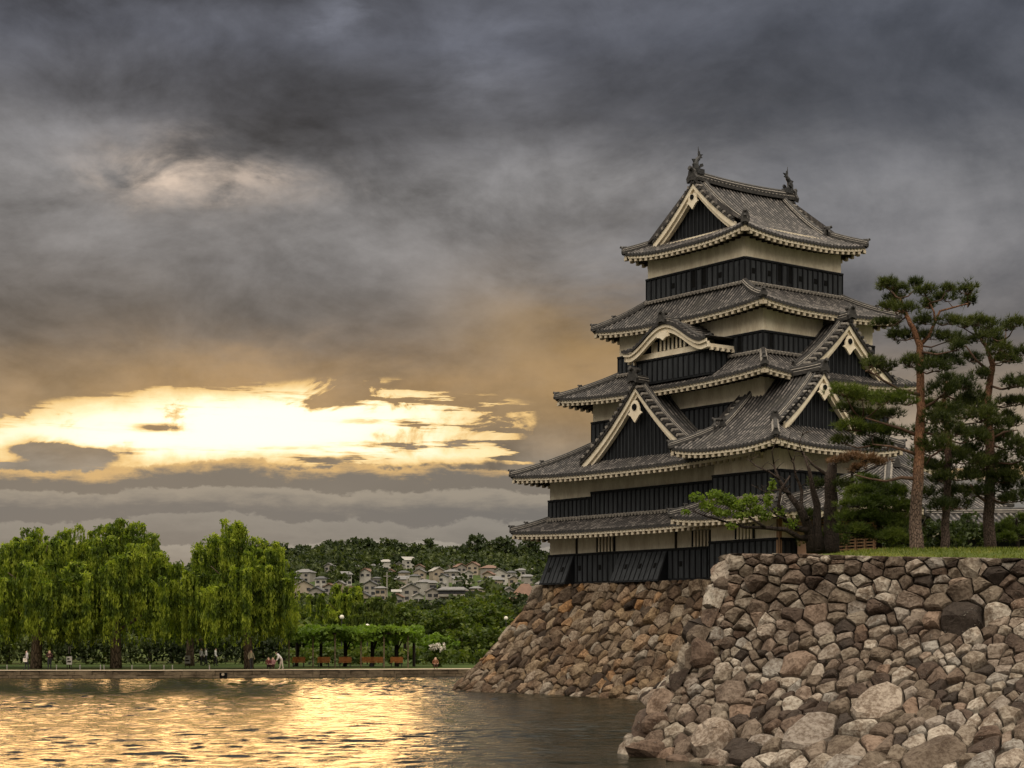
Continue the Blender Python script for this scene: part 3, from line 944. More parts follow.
for A, B, ln in (((ox0, oy0), (ox1, oy0), Lx), ((ox1, oy1), (ox0, oy1), Lx)):
    A_, B_ = np.array(A, float), np.array(B, float); S = (B_ - A_) / ln; D = np.array([-S[1], S[0]])
    G = []; T = []
    g0, g1 = VG0 - ox0, ox1 - VG1
    if S[0] < 0: g0, g1 = g1, g0
    for s, r in cols(0, ln):
        dmx = hwid if g0 <= s <= ln - g1 else min(s, ln - s)
        dmx = max(dmx, .001)
        cg = []; ct = []
        for k in range(15):
            d = dmx * k / 14; q = A_ + S * s + D * d
            cg.append((q[0], q[1], top_z(s, d, ln) + r)); ct.append((s, d, 0))
        G.append(cg); T.append(ct)
    # split at the verges so the gable edge is a clean step
    t.grid(G, 0, T)
    info = (A_, B_, S, D, ln, lambda s, d: top_z(s, d, ln))
    t.grid([[(c[0][0], c[0][1], c[0][2] + .005), (c[0][0], c[0][1], c[0][2] - .15)] for c in G], 1)
    eaves(fb, rb, info, 1.1)
Ly = oy1 - oy0
for A, B in (((ox0, oy1), (ox0, oy0)), ((ox1, oy0), (ox1, oy1))):
    A_, B_ = np.array(A, float), np.array(B, float); S = (B_ - A_) / Ly; D = np.array([-S[1], S[0]]); G = []; T = []
    for s, r in cols(0, Ly):
        dmx = max(.001, min(s, Ly - s, 1.65)); cg = []; ct = []
        for k in range(9):
            d = dmx * k / 8; q = A_ + S * s + D * d; cg.append((q[0], q[1], top_z(s, d, Ly) + r)); ct.append((s, d, 0))
        G.append(cg); T.append(ct)
    t.grid(G, 0, T)
    t.grid([[(c[0][0], c[0][1], c[0][2] + .005), (c[0][0], c[0][1], c[0][2] - .15)] for c in G], 1)
    eaves(fb, rb, (A_, B_, S, D, Ly, lambda s, d: top_z(s, d, Ly)), 1.1)
top = t.build('roof', [M['tile'], M['tileend']], keep, OFF, st=True); top['label'] = 'topmost hip-and-gable roof with two fish finials'
fb.build('eave_fascia', M['trim'], top, OFF); rb.build('rafters', [M['rafter'], M['wood']], top, OFF)  # slot 1: eave shade put into the colour of soffits and inner rafters
for cx_, cy_, sx_, sy_ in ((ox0, oy0, 1, 1), (ox0, oy1, 1, -1), (ox1, oy0, -1, 1), (ox1, oy1, -1, -1)):
    h = MB(); pts = [(cx_ + sx_ * d, cy_ + sy_ * d, top_z(d, d, Ly) + .05) for d in np.linspace(0, 1.7, 8)]
    ridge_beam(h, pts, .34, .32); oni(h, np.array(pts[0]) + np.array([0, 0, .05]), (-sx_, -sy_), .62); oni(h, np.array(pts[-1]) + np.array([0, 0, .18]), (-sx_, -sy_), .75)
    h.build('hip_ridge', RIDGE, top, OFF)
for xg, fd in ((VG0, -1), (VG1, 1)):                # gable ends: boards, bargeboards, pendant
    pln = xg - fd * .55
    gp = MB(); hw = 3.7; zt_ = lambda q: pf(hwid - abs(q) * hw)
    n = 16
    gp.add([(pln, yc + hw * q, max(zt_(q) - .3, 28.3)) for q in np.linspace(-1, 1, 2 * n + 1)] + [(pln, yc + hw * q, 28.2) for q in np.linspace(-1, 1, 2 * n + 1)],
           [(i, i + 1, i + 2 + 2 * n, i + 1 + 2 * n) for i in range(2 * n)], 0)
    for i in range(20):
        l = -3.2 + 6.4 * i / 19
        if zt_(l / hw) - .5 > 28.4: gp.box((min(pln, pln + fd * .05), yc + l - .035, 28.3), (max(pln, pln + fd * .05), yc + l + .035, zt_(l / hw) - .45), 1)
    gp = gp.build('top_gable', [M['black'], M['panel']], top, OFF)
    bb = MB()
    for sg in (-1, 1):
        for d0, d1, o0, o1 in ((xg + fd * .02, xg - fd * .12, .06, .40), (xg - fd * .13, xg - fd * .42, .26, .66)):
            Q = [[(d0, yc + sg * hw * q, zt_(q) - o0), (d0, yc + sg * hw * q, zt_(q) - o1 - .08 * q), (d1, yc + sg * hw * q, zt_(q) - o1 - .08 * q), (d1, yc + sg * hw * q, zt_(q) - o0), (d0, yc + sg * hw * q, zt_(q) - o0)] for q in np.linspace(0, 1, 15)]
            bb.grid(Q); bb.add(Q[-1][:4], [(0, 1, 2, 3)])
    bb.prism([(0, -.95), (-.16, -.78), (-.3, -.62), (-.52, -.5), (-.36, -.4), (-.34, -.22), (-.24, 0), (.24, 0), (.34, -.22), (.36, -.4), (.52, -.5), (.3, -.62), (.16, -.78)], (xg + fd * .0, yc, ZR - .75), (0, 1, 0), (0, 0, 1), (fd * .1, 0, 0))
    bb.prism([(.17 * math.cos(a * math.pi / 4), .17 * math.sin(a * math.pi / 4)) for a in range(8)], (xg + fd * .11, yc, ZR - .95), (0, 1, 0), (0, 0, 1), (fd * .04, 0, 0), 1)
    bb.build('bargeboard', [M['trim'], M['dark']], top, OFF)
    for sg in (-1, 1):
        h = MB()
        for i in range(15):
            q = (i + .5) / 15.5; h.tube([(xg + fd * .12, yc + sg * hw * q, zt_(q) + .07), (xg - fd * .40, yc + sg * hw * q, zt_(q) + .10)], .095, 7, 1 if i % 2 else 0)
        h.grid([[(xg + fd * .10, yc + sg * hw * q, zt_(q) + o) for o in (.06, -.08)] for q in np.linspace(0, 1, 12)], 0)
        h.tube([(xg - fd * .45, yc + sg * hw * q, zt_(q) + .14) for q in np.linspace(.02, 1.05, 12)], .10, 7, 0)
        pts = [(xg - fd * .85, yc + sg * hw * q, zt_(q) + .12) for q in np.linspace(.02, 1.0, 12)]
        ridge_beam(h, pts, .32, .30); oni(h, np.array(pts[-1]) + np.array([0, 0, .1]), (0, sg), .7)
        h.build('descending_ridge', [M['ridge'], M['ridgelight']], top, OFF)
h = MB(); ridge_beam(h, [(VG0 - .05 + (VG1 - VG0 + .1) * k / 8, yc, ZR + .10 + .16 * abs(k / 4 - 1) ** 2) for k in range(9)], .40, .48)
for x in np.arange(VG0 + .2, VG1, .32): h.tube([(x, yc - .27, ZR + .26), (x, yc + .27, ZR + .26)], .07, 6)
oni(h, np.array((VG0 - .02, yc, ZR + .2)), (-1, 0), 1.15); oni(h, np.array((VG1 + .02, yc, ZR + .2)), (1, 0), 1.15)
h.build('main_ridge', RIDGE, top, OFF)
for x, sg in ((VG0 + .32, 1), (VG1 - .32, -1)):       # fish finials: head down on the ridge, tail curling up
    h = MB(); z0 = ZR + .66
    sp_ = [(0, 0, .27), (-.10, .24, .24), (-.14, .46, .20), (-.06, .68, .15), (.10, .85, .14), (.18, 1.0, .09), (.12, 1.15, .05), (.10, 1.6, .012)]
    h.tube([(x + sg * a, yc, z0 + z) for a, z, r in sp_], [r for a, z, r in sp_], 9)
    h.prism([(.05, .82), (.44, .94), (.32, 1.02), (.5, 1.16), (.24, 1.14), (.2, 1.34), (.1, 1.05)], (x, yc - .04, z0), (sg, 0, 0), (0, 0, 1), (0, .08, 0))
    h.prism([(-.12, .3), (-.42, .42), (-.30, .55), (-.44, .75), (-.12, .8)], (x, yc - .03, z0), (sg, 0, 0), (0, 0, 1), (0, .06, 0))
    h.obox((x + sg * .12, yc, z0 + .02), (.30, 0, 0), (0, .24, 0), (0, 0, .16))
    for s2 in (-1, 1): h.prism([(.0, .2), (.25, .34), (.2, .5), (.02, .45)], (x, yc + s2 * .2, z0), (sg, 0, 0), (0, 0, 1), (0, s2 * .12, 0))
    h.build('fish_finial', M['bronze'], top, OFF)

# ------------------------------------------------------------------ attached turret at the near corner
tur = thing('corner_turret', 'two-storey black and white turret joined to the near corner of the keep', 'turret', cw(-3.6, -6.3, ZB), CROT)
TO = np.array([-3.6, -6.3, ZB])
_off = OFF; OFF = tuple(TO)
A1 = (-3.6, 3.4, -6.3, -.83)
wall(tur, A1, ZB - .1, 11.3)
boards(tur, 'board_skirt', A1, 7.0, 9.14, pitch=.48, holes=[('L', 2), ('L', 8)])
lattice(tur, A1[0], -4.35, -3.0, 9.2, 10.0)
b = MB(); b.box((A1[0] - .12, A1[2] - .12, 6.95), (A1[0] + .1, A1[2] + .1, 10.2)); b.build('corner_post', M['brown'], tur, OFF)
AE = (-5.35, 5.0, -7.75, .85)
hip_roof(tur, 'roof', AE, A1, 10.42, 11.45, sag=.25, lift=.24, over=1.7, sides='LF', hips='12', label='lower skirt roof of the turret')
A2 = (-3.45, 3.3, -6.15, -.95)
wall(tur, A2, 11.2, 15.0)
boards(tur, 'board_wall', A2, 11.4, 13.0, pitch=.44)
# hip-and-gable roof, ridge along local y, gables at both ends
ax0, ax1, ay0, ay1 = AE; XC = -.05; hX = XC - ax0; Z1, Z2 = 14.30, 18.75
ax1 = XC + hX
tp = lambda d: Z1 + (Z2 - Z1) * ((d / hX) * .62 + .38 * (d / hX) ** 2)
YG0, YG1 = -6.35, -.55
t = MB(); fb = MB(); rb = MB(); LY = ay1 - ay0; LX = ax1 - ax0
tz = lambda s, d, L: tp(d) + .36 * max(0, 1 - d / 3) * max(0.0, 1 - max(0, min(s - d, L - s - d)) / (.42 * L)) ** 2.2
for A, B in (((ax0, ay1), (ax0, ay0)), ((ax1, ay0), (ax1, ay1))):
    A_, B_ = np.array(A, float), np.array(B, float); S = (B_ - A_) / LY; D = np.array([-S[1], S[0]]); G = []; T = []
    for s, r in cols(0, LY):
        yy = A_[1] + S[1] * s
        dmx = max(.001, hX if YG0 <= yy <= YG1 else min(s, LY - s)); cg = []; ct = []
        for k in range(13):
            d = dmx * k / 12; q = A_ + S * s + D * d; cg.append((q[0], q[1], tz(s, d, LY) + r)); ct.append((s, d, 0))
        G.append(cg); T.append(ct)
    t.grid(G, 0, T); t.grid([[(c[0][0], c[0][1], c[0][2] + .005), (c[0][0], c[0][1], c[0][2] - .15)] for c in G], 1)
    eaves(fb, rb, (A_, B_, S, D, LY, lambda s, d: tz(s, d, LY)), 1.7)
for A, B in (((ax0, ay0), (ax1, ay0)), ((ax1, ay1), (ax0, ay1))):
    A_, B_ = np.array(A, float), np.array(B, float); S = (B_ - A_) / LX; D = np.array([-S[1], S[0]]); G = []; T = []
    for s, r in cols(0, LX):
        dmx = max(.001, min(s, LX - s, 2.0)); cg = []; ct = []
        for k in range(9):
            d = dmx * k / 8; q = A_ + S * s + D * d; cg.append((q[0], q[1], tz(s, d, LX) + r)); ct.append((s, d, 0))
        G.append(cg); T.append(ct)
    t.grid(G, 0, T); t.grid([[(c[0][0], c[0][1], c[0][2] + .005), (c[0][0], c[0][1], c[0][2] - .15)] for c in G], 1)
    eaves(fb, rb, (A_, B_, S, D, LX, lambda s, d: tz(s, d, LX)), 1.4)
tr_ = t.build('roof', [M['tile'], M['tileend']], tur, OFF, st=True); tr_['label'] = 'large sloping upper roof of the turret'
fb.build('eave_fascia', M['trim'], tr_, OFF); rb.build('rafters', [M['rafter'], M['wood']], tr_, OFF)  # slot 1: eave shade put into the colour of soffits and inner rafters
for cx_, cy_, sx_, sy_ in ((ax0, ay0, 1, 1), (ax0, ay1, 1, -1), (ax1, ay0, -1, 1)):
    h = MB(); pts = [(cx_ + sx_ * d, cy_ + sy_ * d, tz(d, d, LY) + .05) for d in np.linspace(0, 1.9, 8)]
    ridge_beam(h, pts, .34, .3); oni(h, np.array(pts[0]) + np.array([0, 0, .05]), (-sx_, -sy_), .6); oni(h, np.array(pts[-1]) + np.array([0, 0, .2]), (-sx_, -sy_), .8)
    h.build('hip_ridge', RIDGE, tr_, OFF)
for yg, fd in ((YG0, -1), (YG1, 1)):
    hw = 3.3; zt_ = lambda q: tp(hX - abs(q) * hw); pln = yg - fd * .5
    gp = MB(); n = 14; q_ = np.linspace(-1, 1, 2 * n + 1)
    gp.add([(XC + hw * q, pln, max(zt_(q) - .3, 15.5)) for q in q_] + [(XC + hw * q, pln, 15.4) for q in q_], [(i, i + 1, i + 2 + 2 * n, i + 1 + 2 * n) for i in range(2 * n)], 0)
    for i in range(18):
        l = -2.8 + 5.6 * i / 17
        if zt_(l / hw) - .5 > 15.6: gp.box((XC + l - .035, min(pln, pln + fd * .05), 15.5), (XC + l + .035, max(pln, pln + fd * .05), zt_(l / hw) - .45), 1)
    gp.build('turret_gable', [M['black'], M['panel']], tr_, OFF)
    bb = MB()
    for sg in (-1, 1):
        for d0, d1, o0, o1 in ((yg + fd * .02, yg - fd * .12, .06, .38), (yg - fd * .13, yg - fd * .42, .24, .6)):
            Q = [[(XC + sg * hw * q, d0, zt_(q) - o0), (XC + sg * hw * q, d0, zt_(q) - o1 - .08 * q), (XC + sg * hw * q, d1, zt_(q) - o1 - .08 * q), (XC + sg * hw * q, d1, zt_(q) - o0), (XC + sg * hw * q, d0, zt_(q) - o0)] for q in np.linspace(0, .95, 15)]
            bb.grid(Q); bb.add(Q[-1][:4], [(0, 1, 2, 3)])
    bb.prism([(0, -.95), (-.16, -.78), (-.3, -.62), (-.52, -.5), (-.36, -.4), (-.34, -.22), (-.24, 0), (.24, 0), (.34, -.22), (.36, -.4), (.52, -.5), (.3, -.62), (.16, -.78)], (XC, yg, Z2 - .7), (1, 0, 0), (0, 0, 1), (0, fd * .1, 0))
    bb.prism([(.16 * math.cos(a * math.pi / 4), .16 * math.sin(a * math.pi / 4)) for a in range(8)], (XC, yg + fd * .11, Z2 - .9), (1, 0, 0), (0, 0, 1), (0, fd * .04, 0), 1)
    bb.build('bargeboard', [M['trim'], M['dark']], tr_, OFF)
    for sg in (-1, 1):
        h = MB()
        for i in range(14):
            q = (i + .5) / 14.5 * .97; h.tube([(XC + sg * hw * q, yg + fd * .12, zt_(q) + .07), (XC + sg * hw * q, yg - fd * .4, zt_(q) + .1)], .095, 7, 1 if i % 2 else 0)
        h.grid([[(XC + sg * hw * q, yg + fd * .1, zt_(q) + o) for o in (.06, -.08)] for q in np.linspace(0, .97, 12)], 0)
        h.tube([(XC + sg * hw * q, yg - fd * .45, zt_(q) + .14) for q in np.linspace(.02, 1.0, 12)], .10, 7, 0)
        pts = [(XC + sg * hw * q, yg - fd * .85, zt_(q) + .12) for q in np.linspace(.02, .95, 12)]
        ridge_beam(h, pts, .32, .28); oni(h, np.array(pts[-1]) + np.array([0, 0, .1]), (sg, 0), .65)
        h.build('descending_ridge', [M['ridge'], M['ridgelight']], tr_, OFF)
h = MB(); ridge_beam(h, [(XC, YG0 - .05 + (YG1 - YG0 + .1) * k / 6, Z2 + .08 + .1 * abs(k / 3 - 1) ** 2) for k in range(7)], .42, .45)
oni(h, np.array((XC, YG0 - .02, Z2 + .15)), (0, -1), .95); oni(h, np.array((XC, YG1 + .02, Z2 + .15)), (0, 1), .95)
h.build('main_ridge', RIDGE, tr_, OFF)

# ------------------------------------------------------------------ moon-viewing pavilion beside the turret, mostly behind the pines
moon = thing('moon_viewing_pavilion', 'single-storey pavilion with vermilion railing and hipped tile roof right of the turret', 'pavilion', cw(-2.6, -13, ZB), CROT)
OFF = (-2.6, -13.0, ZB)
B1 = (-2.6, 4.5, -13.0, -6.5)
boards(moon, 'board_wall', (-1.85, 4.5, -12.6, -6.5), ZB - .1, 10.0, pitch=.6)
wall(moon, (-1.9, 4.45, -12.55, -6.5), 10.0, 10.8)
b = MB(); b.box((-2.45, -7.6, 7.35), (-2.3, -6.6, 10.2)); b.build('door_panel', M['pinkwood'], moon, OFF)
b = MB()
for i in range(16):
    b.box((-2.45, -12.9, 7.5 + i * .17), (-2.38, -7.65, 7.58 + i * .17))
for i in range(9): b.box((-2.5, -12.9 + i * .65, 7.2), (-2.36, -12.8 + i * .65, 10.4))
b.build('wooden_lattice', M['brown'], moon, OFF)
b = MB(); b.box((-2.9, -13.3, 7.1), (-1.9, -6.5, 7.3)); b.build('veranda_floor', M['wood'], moon, OFF)
b = MB(); b.box((-2.98, -13.3, 7.12), (-2.905, -6.5, 7.32)); b.box((-2.96, -13.3, 7.72), (-2.88, -6.5, 7.80))
for i in range(7): b.box((-2.955, -13.2 + i * 1.1, 7.32), (-2.885, -13.12 + i * 1.1, 7.72))
b.build('railing', M['red'], moon, OFF)
hip_roof(moon, 'roof', (-4.3, 6.2, -14.6, -5.9), (.6, 1.3, -10.6, -9.6), 10.55, 13.1, sag=.3, lift=.3, over=1.6, sides='LFRB', hips='1234', top_strip=False)
b = MB(); ridge_beam(b, [(.95, -10.9, 13.15), (.95, -9.3, 13.15)], .45, .4); b.build('main_ridge', RIDGE, moon, OFF)
OFF = _off

# ------------------------------------------------------------------ low gatehouse at the right edge
gh = thing('gatehouse', 'low gatehouse with a grey tiled roof and white wall at the right behind the pines', 'gatehouse', (27.2, 88, 6.7), R(-4))
b = MB(); b.box((-5, -2, -.2), (8, 2, 2.2)); b.build('plaster_wall', M['plaster'], gh)
b = MB(); b.box((-5.06, -2.06, -.2), (8.06, -2.003, 1.75)); b.build('board_skirt', M['black'], gh)
for i in range(9):
    b = MB(); b.box((-3.9 + i * 1.3, -2.10, 1.80), (-3.2 + i * 1.3, -2.004, 2.1)); b.build('window', M['dark'], gh)
_off = OFF; OFF = (0, 0, 0)
t = MB(); fb = MB(); rb = MB()
for A, B in (((-6.2, -3.3), (9.2, -3.3)), ((9.2, 3.3), (-6.2, 3.3))):
    info = slope(t, A, B, 0, 0, 3.3, 2.35, 3.15, .25, .1); eaves(fb, rb, info, 1.2)
gr = t.build('roof', [M['tile'], M['tileend']], gh, st=True); fb.build('eave_fascia', M['trim'], gr); rb.build('rafters', [M['rafter'], M['wood']], gr)  # slot 1: eave shade put into the colour of soffits and inner rafters
b = MB(); b.add([(-5.6, -3.0, 2.1), (-5.6, 3.0, 2.1), (-5.6, 0, 3.05)], [(0, 1, 2)]); b.build('gable_wall', M['plaster'], gh)
b = MB(); ridge_beam(b, [(-6.3, 0, 3.15), (9.3, 0, 3.15)], .4, .3); oni(b, np.array((-6.3, 0, 3.2)), (-1, 0), .6); b.build('main_ridge', RIDGE, gr)
OFF = _off
# ------------------------------------------------------------------ stone walls: power-diagram cells turned into faceted stones
def clip(poly, nx, ny, c):
    out = []; k = len(poly)
    for i in range(k):
        p, q = poly[i], poly[(i + 1) % k]; a = nx * p[0] + ny * p[1] - c; b = nx * q[0] + ny * q[1] - c
        if a <= 0: out.append(p)
        if (a < 0 < b) or (b < 0 < a):
            t = a / (a - b); out.append((p[0] + t * (q[0] - p[0]), p[1] + t * (q[1] - p[1])))
    return out


def stones(rng, pts, wts, bounds):
    """power cells of weighted sites inside bounds (s0, s1, w0, w1)"""
    pts = np.array(pts); wts = np.array(wts); cells = []
    for i in range(len(pts)):
        s0, s1, w0, w1 = bounds
        poly = [(s0, w0), (s1, w0), (s1, w1), (s0, w1)]
        d2 = ((pts - pts[i]) ** 2).sum(1); od = np.argsort(d2)[1:26]
        for j in od:
            n = pts[j] - pts[i]
            c = (pts[j].dot(pts[j]) - wts[j] - pts[i].dot(pts[i]) + wts[i]) / 2
            poly = clip(poly, n[0], n[1], c)
            if len(poly) < 3: break
        if len(poly) >= 3: cells.append(poly)
    return cells


def stone_wall(mb, cells, surf, rng, bulge=(.12, .3), gap=.035, res=.14):
    """surf(s, w) -> (point, outward normal)"""
    for poly in cells:
        P = np.array(poly); c = P.mean(0); size = math.sqrt(max(1e-4, abs(sum(P[i][0] * P[(i + 1) % len(P)][1] - P[(i + 1) % len(P)][0] * P[i][1] for i in range(len(P)))) / 2))
        if size < .08: continue
        per = []
        for i in range(len(P)):
            a, b = P[i], P[(i + 1) % len(P)]; L = np.linalg.norm(b - a); m = max(1, int(L / max(res, size * .22)))
            for k in range(m): per.append(a + (b - a) * k / m)
        per = np.array(per); n = len(per)
        rad = np.linalg.norm(per - c, axis=1)
        rough = 1 + (rng.random(n) - .5) * .12
        sm = rad.mean() * .9                        # round corners a little
        rad2 = np.minimum(rad * rough, sm * 1.75)
        per = c + (per - c) * (rad2 / (rad + 1e-6))[:, None]
        per = c + (per - c) * max(.8, 1 - gap / (rad.mean() + 1e-6))
        h0 = size * rng.uniform(*bulge)
        planes = [(h0 * rng.uniform(.9, 1.4), *(rng.normal(0, .30, 2))) for _ in range(3)]
        V = []; rings = (1.0, .97, .88, .66, .36)
        for ri, r in enumerate(rings):
            for k in range(n):
                q = c + (per[k] - c) * r
                if ri == 0: h = -.15
                else:
                    h = min(a + gx * (q[0] - c[0]) + gy * (q[1] - c[1]) for a, gx, gy in planes)
                    h = min(h, h0 * (.25, .25, .72, 1.05, 1.3)[ri] + .02) + rng.normal(0, .05) * h0
                p, nn = surf(q[0], q[1]); V.append(p + nn * h)
        p, nn = surf(*c); V.append(p + nn * (min(a for a, _, _ in planes) + rng.normal(0, .05) * h0))
        f = []
        for ri in range(len(rings) - 1):
            for k in range(n): f.append((ri * n + k, ri * n + (k + 1) % n, (ri + 1) * n + (k + 1) % n, (ri + 1) * n + k))
        e = (len(rings) - 1) * n
        for k in range(n): f.append((e + k, e + (k + 1) % n, len(rings) * n))
        mb.add(V, f, 0)


def relax(pts, b, rng, it=3, k=.35):
    """push sites apart a little so that no cell is a sliver"""
    pts = np.array(pts)
    for _ in range(it):
        for i in range(len(pts)):
            d = pts - pts[i]; d2 = (d ** 2).sum(1); od = np.argsort(d2)[1:4]
            for j in od:
                l = math.sqrt(d2[j]) + 1e-6
                pts[i] -= d[j] / l * max(0, .55 - l) * k * .5
    return pts


def ruled(foot, top, wpow):
    foot = np.array(foot, float); top = np.array(top, float)
    def arc(P):
        L = np.r_[0, np.cumsum(np.linalg.norm(np.diff(P[:, :2], axis=0), axis=1))]; return L / L[-1]
    tf, tt = arc(foot), arc(top)
    ev = lambda P, t, x: np.array([np.interp(x, t, P[:, i]) for i in range(3)])
    def pos(x, w):
        a = ev(foot, tf, x); b = ev(top, tt, x); h = 1 - (1 - min(max(w, 0), 1)) ** wpow
        p = a + (b - a) * h; p[2] = a[2] + (b[2] - a[2]) * w
        return p
    return pos


def surf_of(pos, Ls, Lw, flip=1):
    def f(s, w):
        x, y = s / Ls, w / Lw
        p = pos(x, y); e = 1e-3
        du = pos(x + e, y) - pos(x - e, y); dv = pos(x, min(1, y + e)) - pos(x, y - e)
        n = np.cross(du, dv) * flip; n /= np.linalg.norm(n) + 1e-9
        return p, n
    return f


def sites(rng, Ls, Lw, sz):
    """jittered rows of sites; sz(s, w) is the wanted stone size there"""
    pts = []; wts = []; w = 0.0
    while w < Lw:
        h = sz(Ls * .5, w) * rng.uniform(.75, 1.05); s = -rng.random() * h
        while s < Ls + h:
            k = sz(s, w) * rng.uniform(.7, 2.1)
            pts.append((s + k * .5, w + h * .5 + rng.normal(0, h * .30))); wts.append((k * .5) ** 2 * rng.uniform(.3, .95))
            s += k
        w += h
    return pts, wts


rng = np.random.default_rng(11)
# the keep's base: a concave stone batter rising from the moat
foot = [cw(-8.0, 20.1, -.5), cw(-8.0, 10, -.5), cw(-8.0, -6, -.5)]
topl = [cw(-2.75, 16.6, 7.0), cw(-2.75, 10, 7.0), cw(-3.3, -6, 7.0)]
posb = ruled(foot, topl, 1.25)
LsB, LwB = 26.0, 9.2
pts, wts = sites(rng, LsB, LwB, lambda s, w: np.interp(w, [0, 3, 9], [.52, .64, .74]) * (1.0))
cells = stones(rng, pts, wts, (0, LsB, 0, LwB))
mb = MB(); stone_wall(mb, cells, surf_of(posb, LsB, LwB, -1), rng, (.16, .36), .03, .12)
base_t = thing('stone_wall', 'brown and orange fieldstone base of the keep sloping into the moat', 'stone wall', cw(-2.75, 5, 0), 0)
bo = tuple(cw(-2.75, 5, 0))
sfb = surf_of(posb, LsB, LwB, -1)
test_p, test_n = sfb(13, 4)
if test_n[1] > 0: sfb = surf_of(posb, LsB, LwB, 1)
mb = MB(); stone_wall(mb, cells, sfb, rng, (.18, .42), .03, .11)
# stones of the hidden flank, so that the corner has two faces
posl = ruled([cw(-8.0, 20.1, -.5), cw(6, 20.5, -.5)], [cw(-2.75, 16.6, 7.0), cw(6, 16.6, 7.0)], 1.25)
p2, w2 = sites(rng, 14, 8.4, lambda s, w: .8); c2 = stones(rng, p2, w2, (0, 14, 0, 8.4))
sf2 = surf_of(posl, 14, 8.4, 1)
if sf2(7, 4)[1].dot(cw(0, 1, 0) - cw(0, 0, 0)) < 0: sf2 = surf_of(posl, 14, 8.4, -1)
stone_wall(mb, c2, sf2, rng, (.16, .36), .03, .16)
mb.build('stone_facing', M['stone_far'], base_t, bo)
mb = MB()
mb.grid([[posb(x, w) + np.array([0, .12, -.02]) for w in np.linspace(0, 1, 9)] for x in np.linspace(0, 1, 9)])
mb.grid([[posl(x, w) + np.array([.1, -.05, -.02]) for w in np.linspace(0, 1, 9)] for x in np.linspace(0, 1, 5)])
mb.add([cw(-2.75, 16.6, 6.97), cw(6, 16.6, 6.97), cw(6, -6, 6.97), cw(-3.3, -6, 6.97)], [(0, 1, 2, 3)])
mb.build('rubble_core', M['rubble'], base_t, bo)

def boulder(r, seed, mat=None):
    g = np.random.default_rng(seed); mb = MB(); n, m = 14, 9
    pl = [(v / np.linalg.norm(v), g.uniform(.62, .95)) for v in g.normal(0, 1, (11, 3))]
    G = []
    for i in range(n + 1):
        row = []
        for j in range(m + 1):
            t, p = 2 * math.pi * (i % n) / n, math.pi * j / m
            d = np.array([math.sin(p) * math.cos(t), math.sin(p) * math.sin(t), math.cos(p)])
            k = 1.0
            for nv, c in pl:
                q = d.dot(nv)
                if q > .05: k = min(k, c / q)
            row.append(d * k * np.array(r))
        G.append(row)
    mb.grid(G); return mb


# the near rampart: upright coursed stones above, tumbled stones below
ft = [(3.5, 56, -.25), (6.5, 50.8, -.25), (9.5, 46.8, -.25), (13, 43.6, -.25), (18, 40.4, -.25), (23, 38, -.25)]
tp_ = [(7.25, 58.3, 6.56), (9.2, 57.0, 6.50), (11, 55.8, 6.38), (15.5, 53, 6.18), (22, 49.4, 6.0), (27, 46.5, 5.9)]
posr = ruled(ft, tp_, 1.9)
LsR, LwR = 25.0, 9.6
rng = np.random.default_rng(15)


def rsz(s, w): return np.interp(w, [0, 2.0, 3.6, 5.4, 7.5, 9.6], [.50, .44, .36, .40, .52, .44])


pts, wts = sites(rng, LsR, LwR, rsz)
big = [(20.4, 7.6, 1.05), (23.3, 8.0, 1.0), (12.5, 6.9, .8), (9.0, 6.8, .85), (8.0, 3.0, .85), (3.2, 1.2, .8), (6.6, 1.7, .85), (16.0, 2.2, .9), (18.5, 1.6, .8), (4.0, 4.6, .7), (14.8, 6.9, .75), (2.2, 3.2, .6), (11.0, 1.2, .8), (21.5, 3.0, .7)]
pts = np.array(pts); wts = np.array(wts)
for s, w, r in big:
    k = ((pts - np.array((s, w))) ** 2).sum(1) > (r * .95) ** 2
    pts, wts = pts[k], wts[k]
pts = np.vstack([pts, [(s, w) for s, w, r in big]]); wts = np.r_[wts, [r * r * .75 for s, w, r in big]]
cells = stones(rng, pts, wts, (0, LsR, 0, LwR))
sf = surf_of(posr, LsR, LwR, 1)
if sf(10, 5)[1][1] > 0: sf = surf_of(posr, LsR, LwR, -1)
ramp_t = thing('stone_wall', 'nearest rampart of large rough grey and brown stones with a grass top', 'stone wall', (7.25, 58.3, 0), 0)
ro = (7.25, 58.3, 0)
mb = MB(); stone_wall(mb, cells, sf, rng, (.16, .40), .024, .09)
# its flank, running back to the keep's base
fs = [(7.4, 103, -.25), (7.0, 86, -.25), (5.4, 69, -.25), (3.5, 56, -.25)]
tps = [(14.2, 103, 6.95), (11.4, 86, 6.85), (9.2, 71, 6.7), (7.25, 58.3, 6.56)]
poss = ruled(fs, tps, 1.5)
p2, w2 = sites(rng, 47, 9.2, lambda s, w: .95); c2 = stones(rng, p2, w2, (0, 47, 0, 9.2))
sf2 = surf_of(poss, 47, 9.2, 1)
if sf2(20, 4)[1][0] > 0: sf2 = surf_of(poss, 47, 9.2, -1)
stone_wall(mb, c2, sf2, rng, (.22, .45), .03, .16)
for k in range(15):                       # quoins that bind the two faces along the corner
    w = (k + .4) / 17; p = posr(0.0, w) + np.array([.12, .22, 0]); q_ = np.random.default_rng(60 + k)
    bb = boulder((q_.uniform(.36, .60), q_.uniform(.32, .50), q_.uniform(.24, .34)), 70 + k); a = q_.uniform(-.6, .6)
    V_ = bb.v[0]; Rz = np.array([[math.cos(a), -math.sin(a), 0], [math.sin(a), math.cos(a), 0], [0, 0, 1]])
    mb.add(V_ @ Rz.T + p, bb.f, 0)
mb.build('stone_facing', M['stone_near'], ramp_t, ro)
mb = MB()
mb.grid([[posr(x, w) + np.array([.06, .14, -.02]) for w in np.linspace(0, 1, 15)] for x in np.linspace(0, 1, 25)])
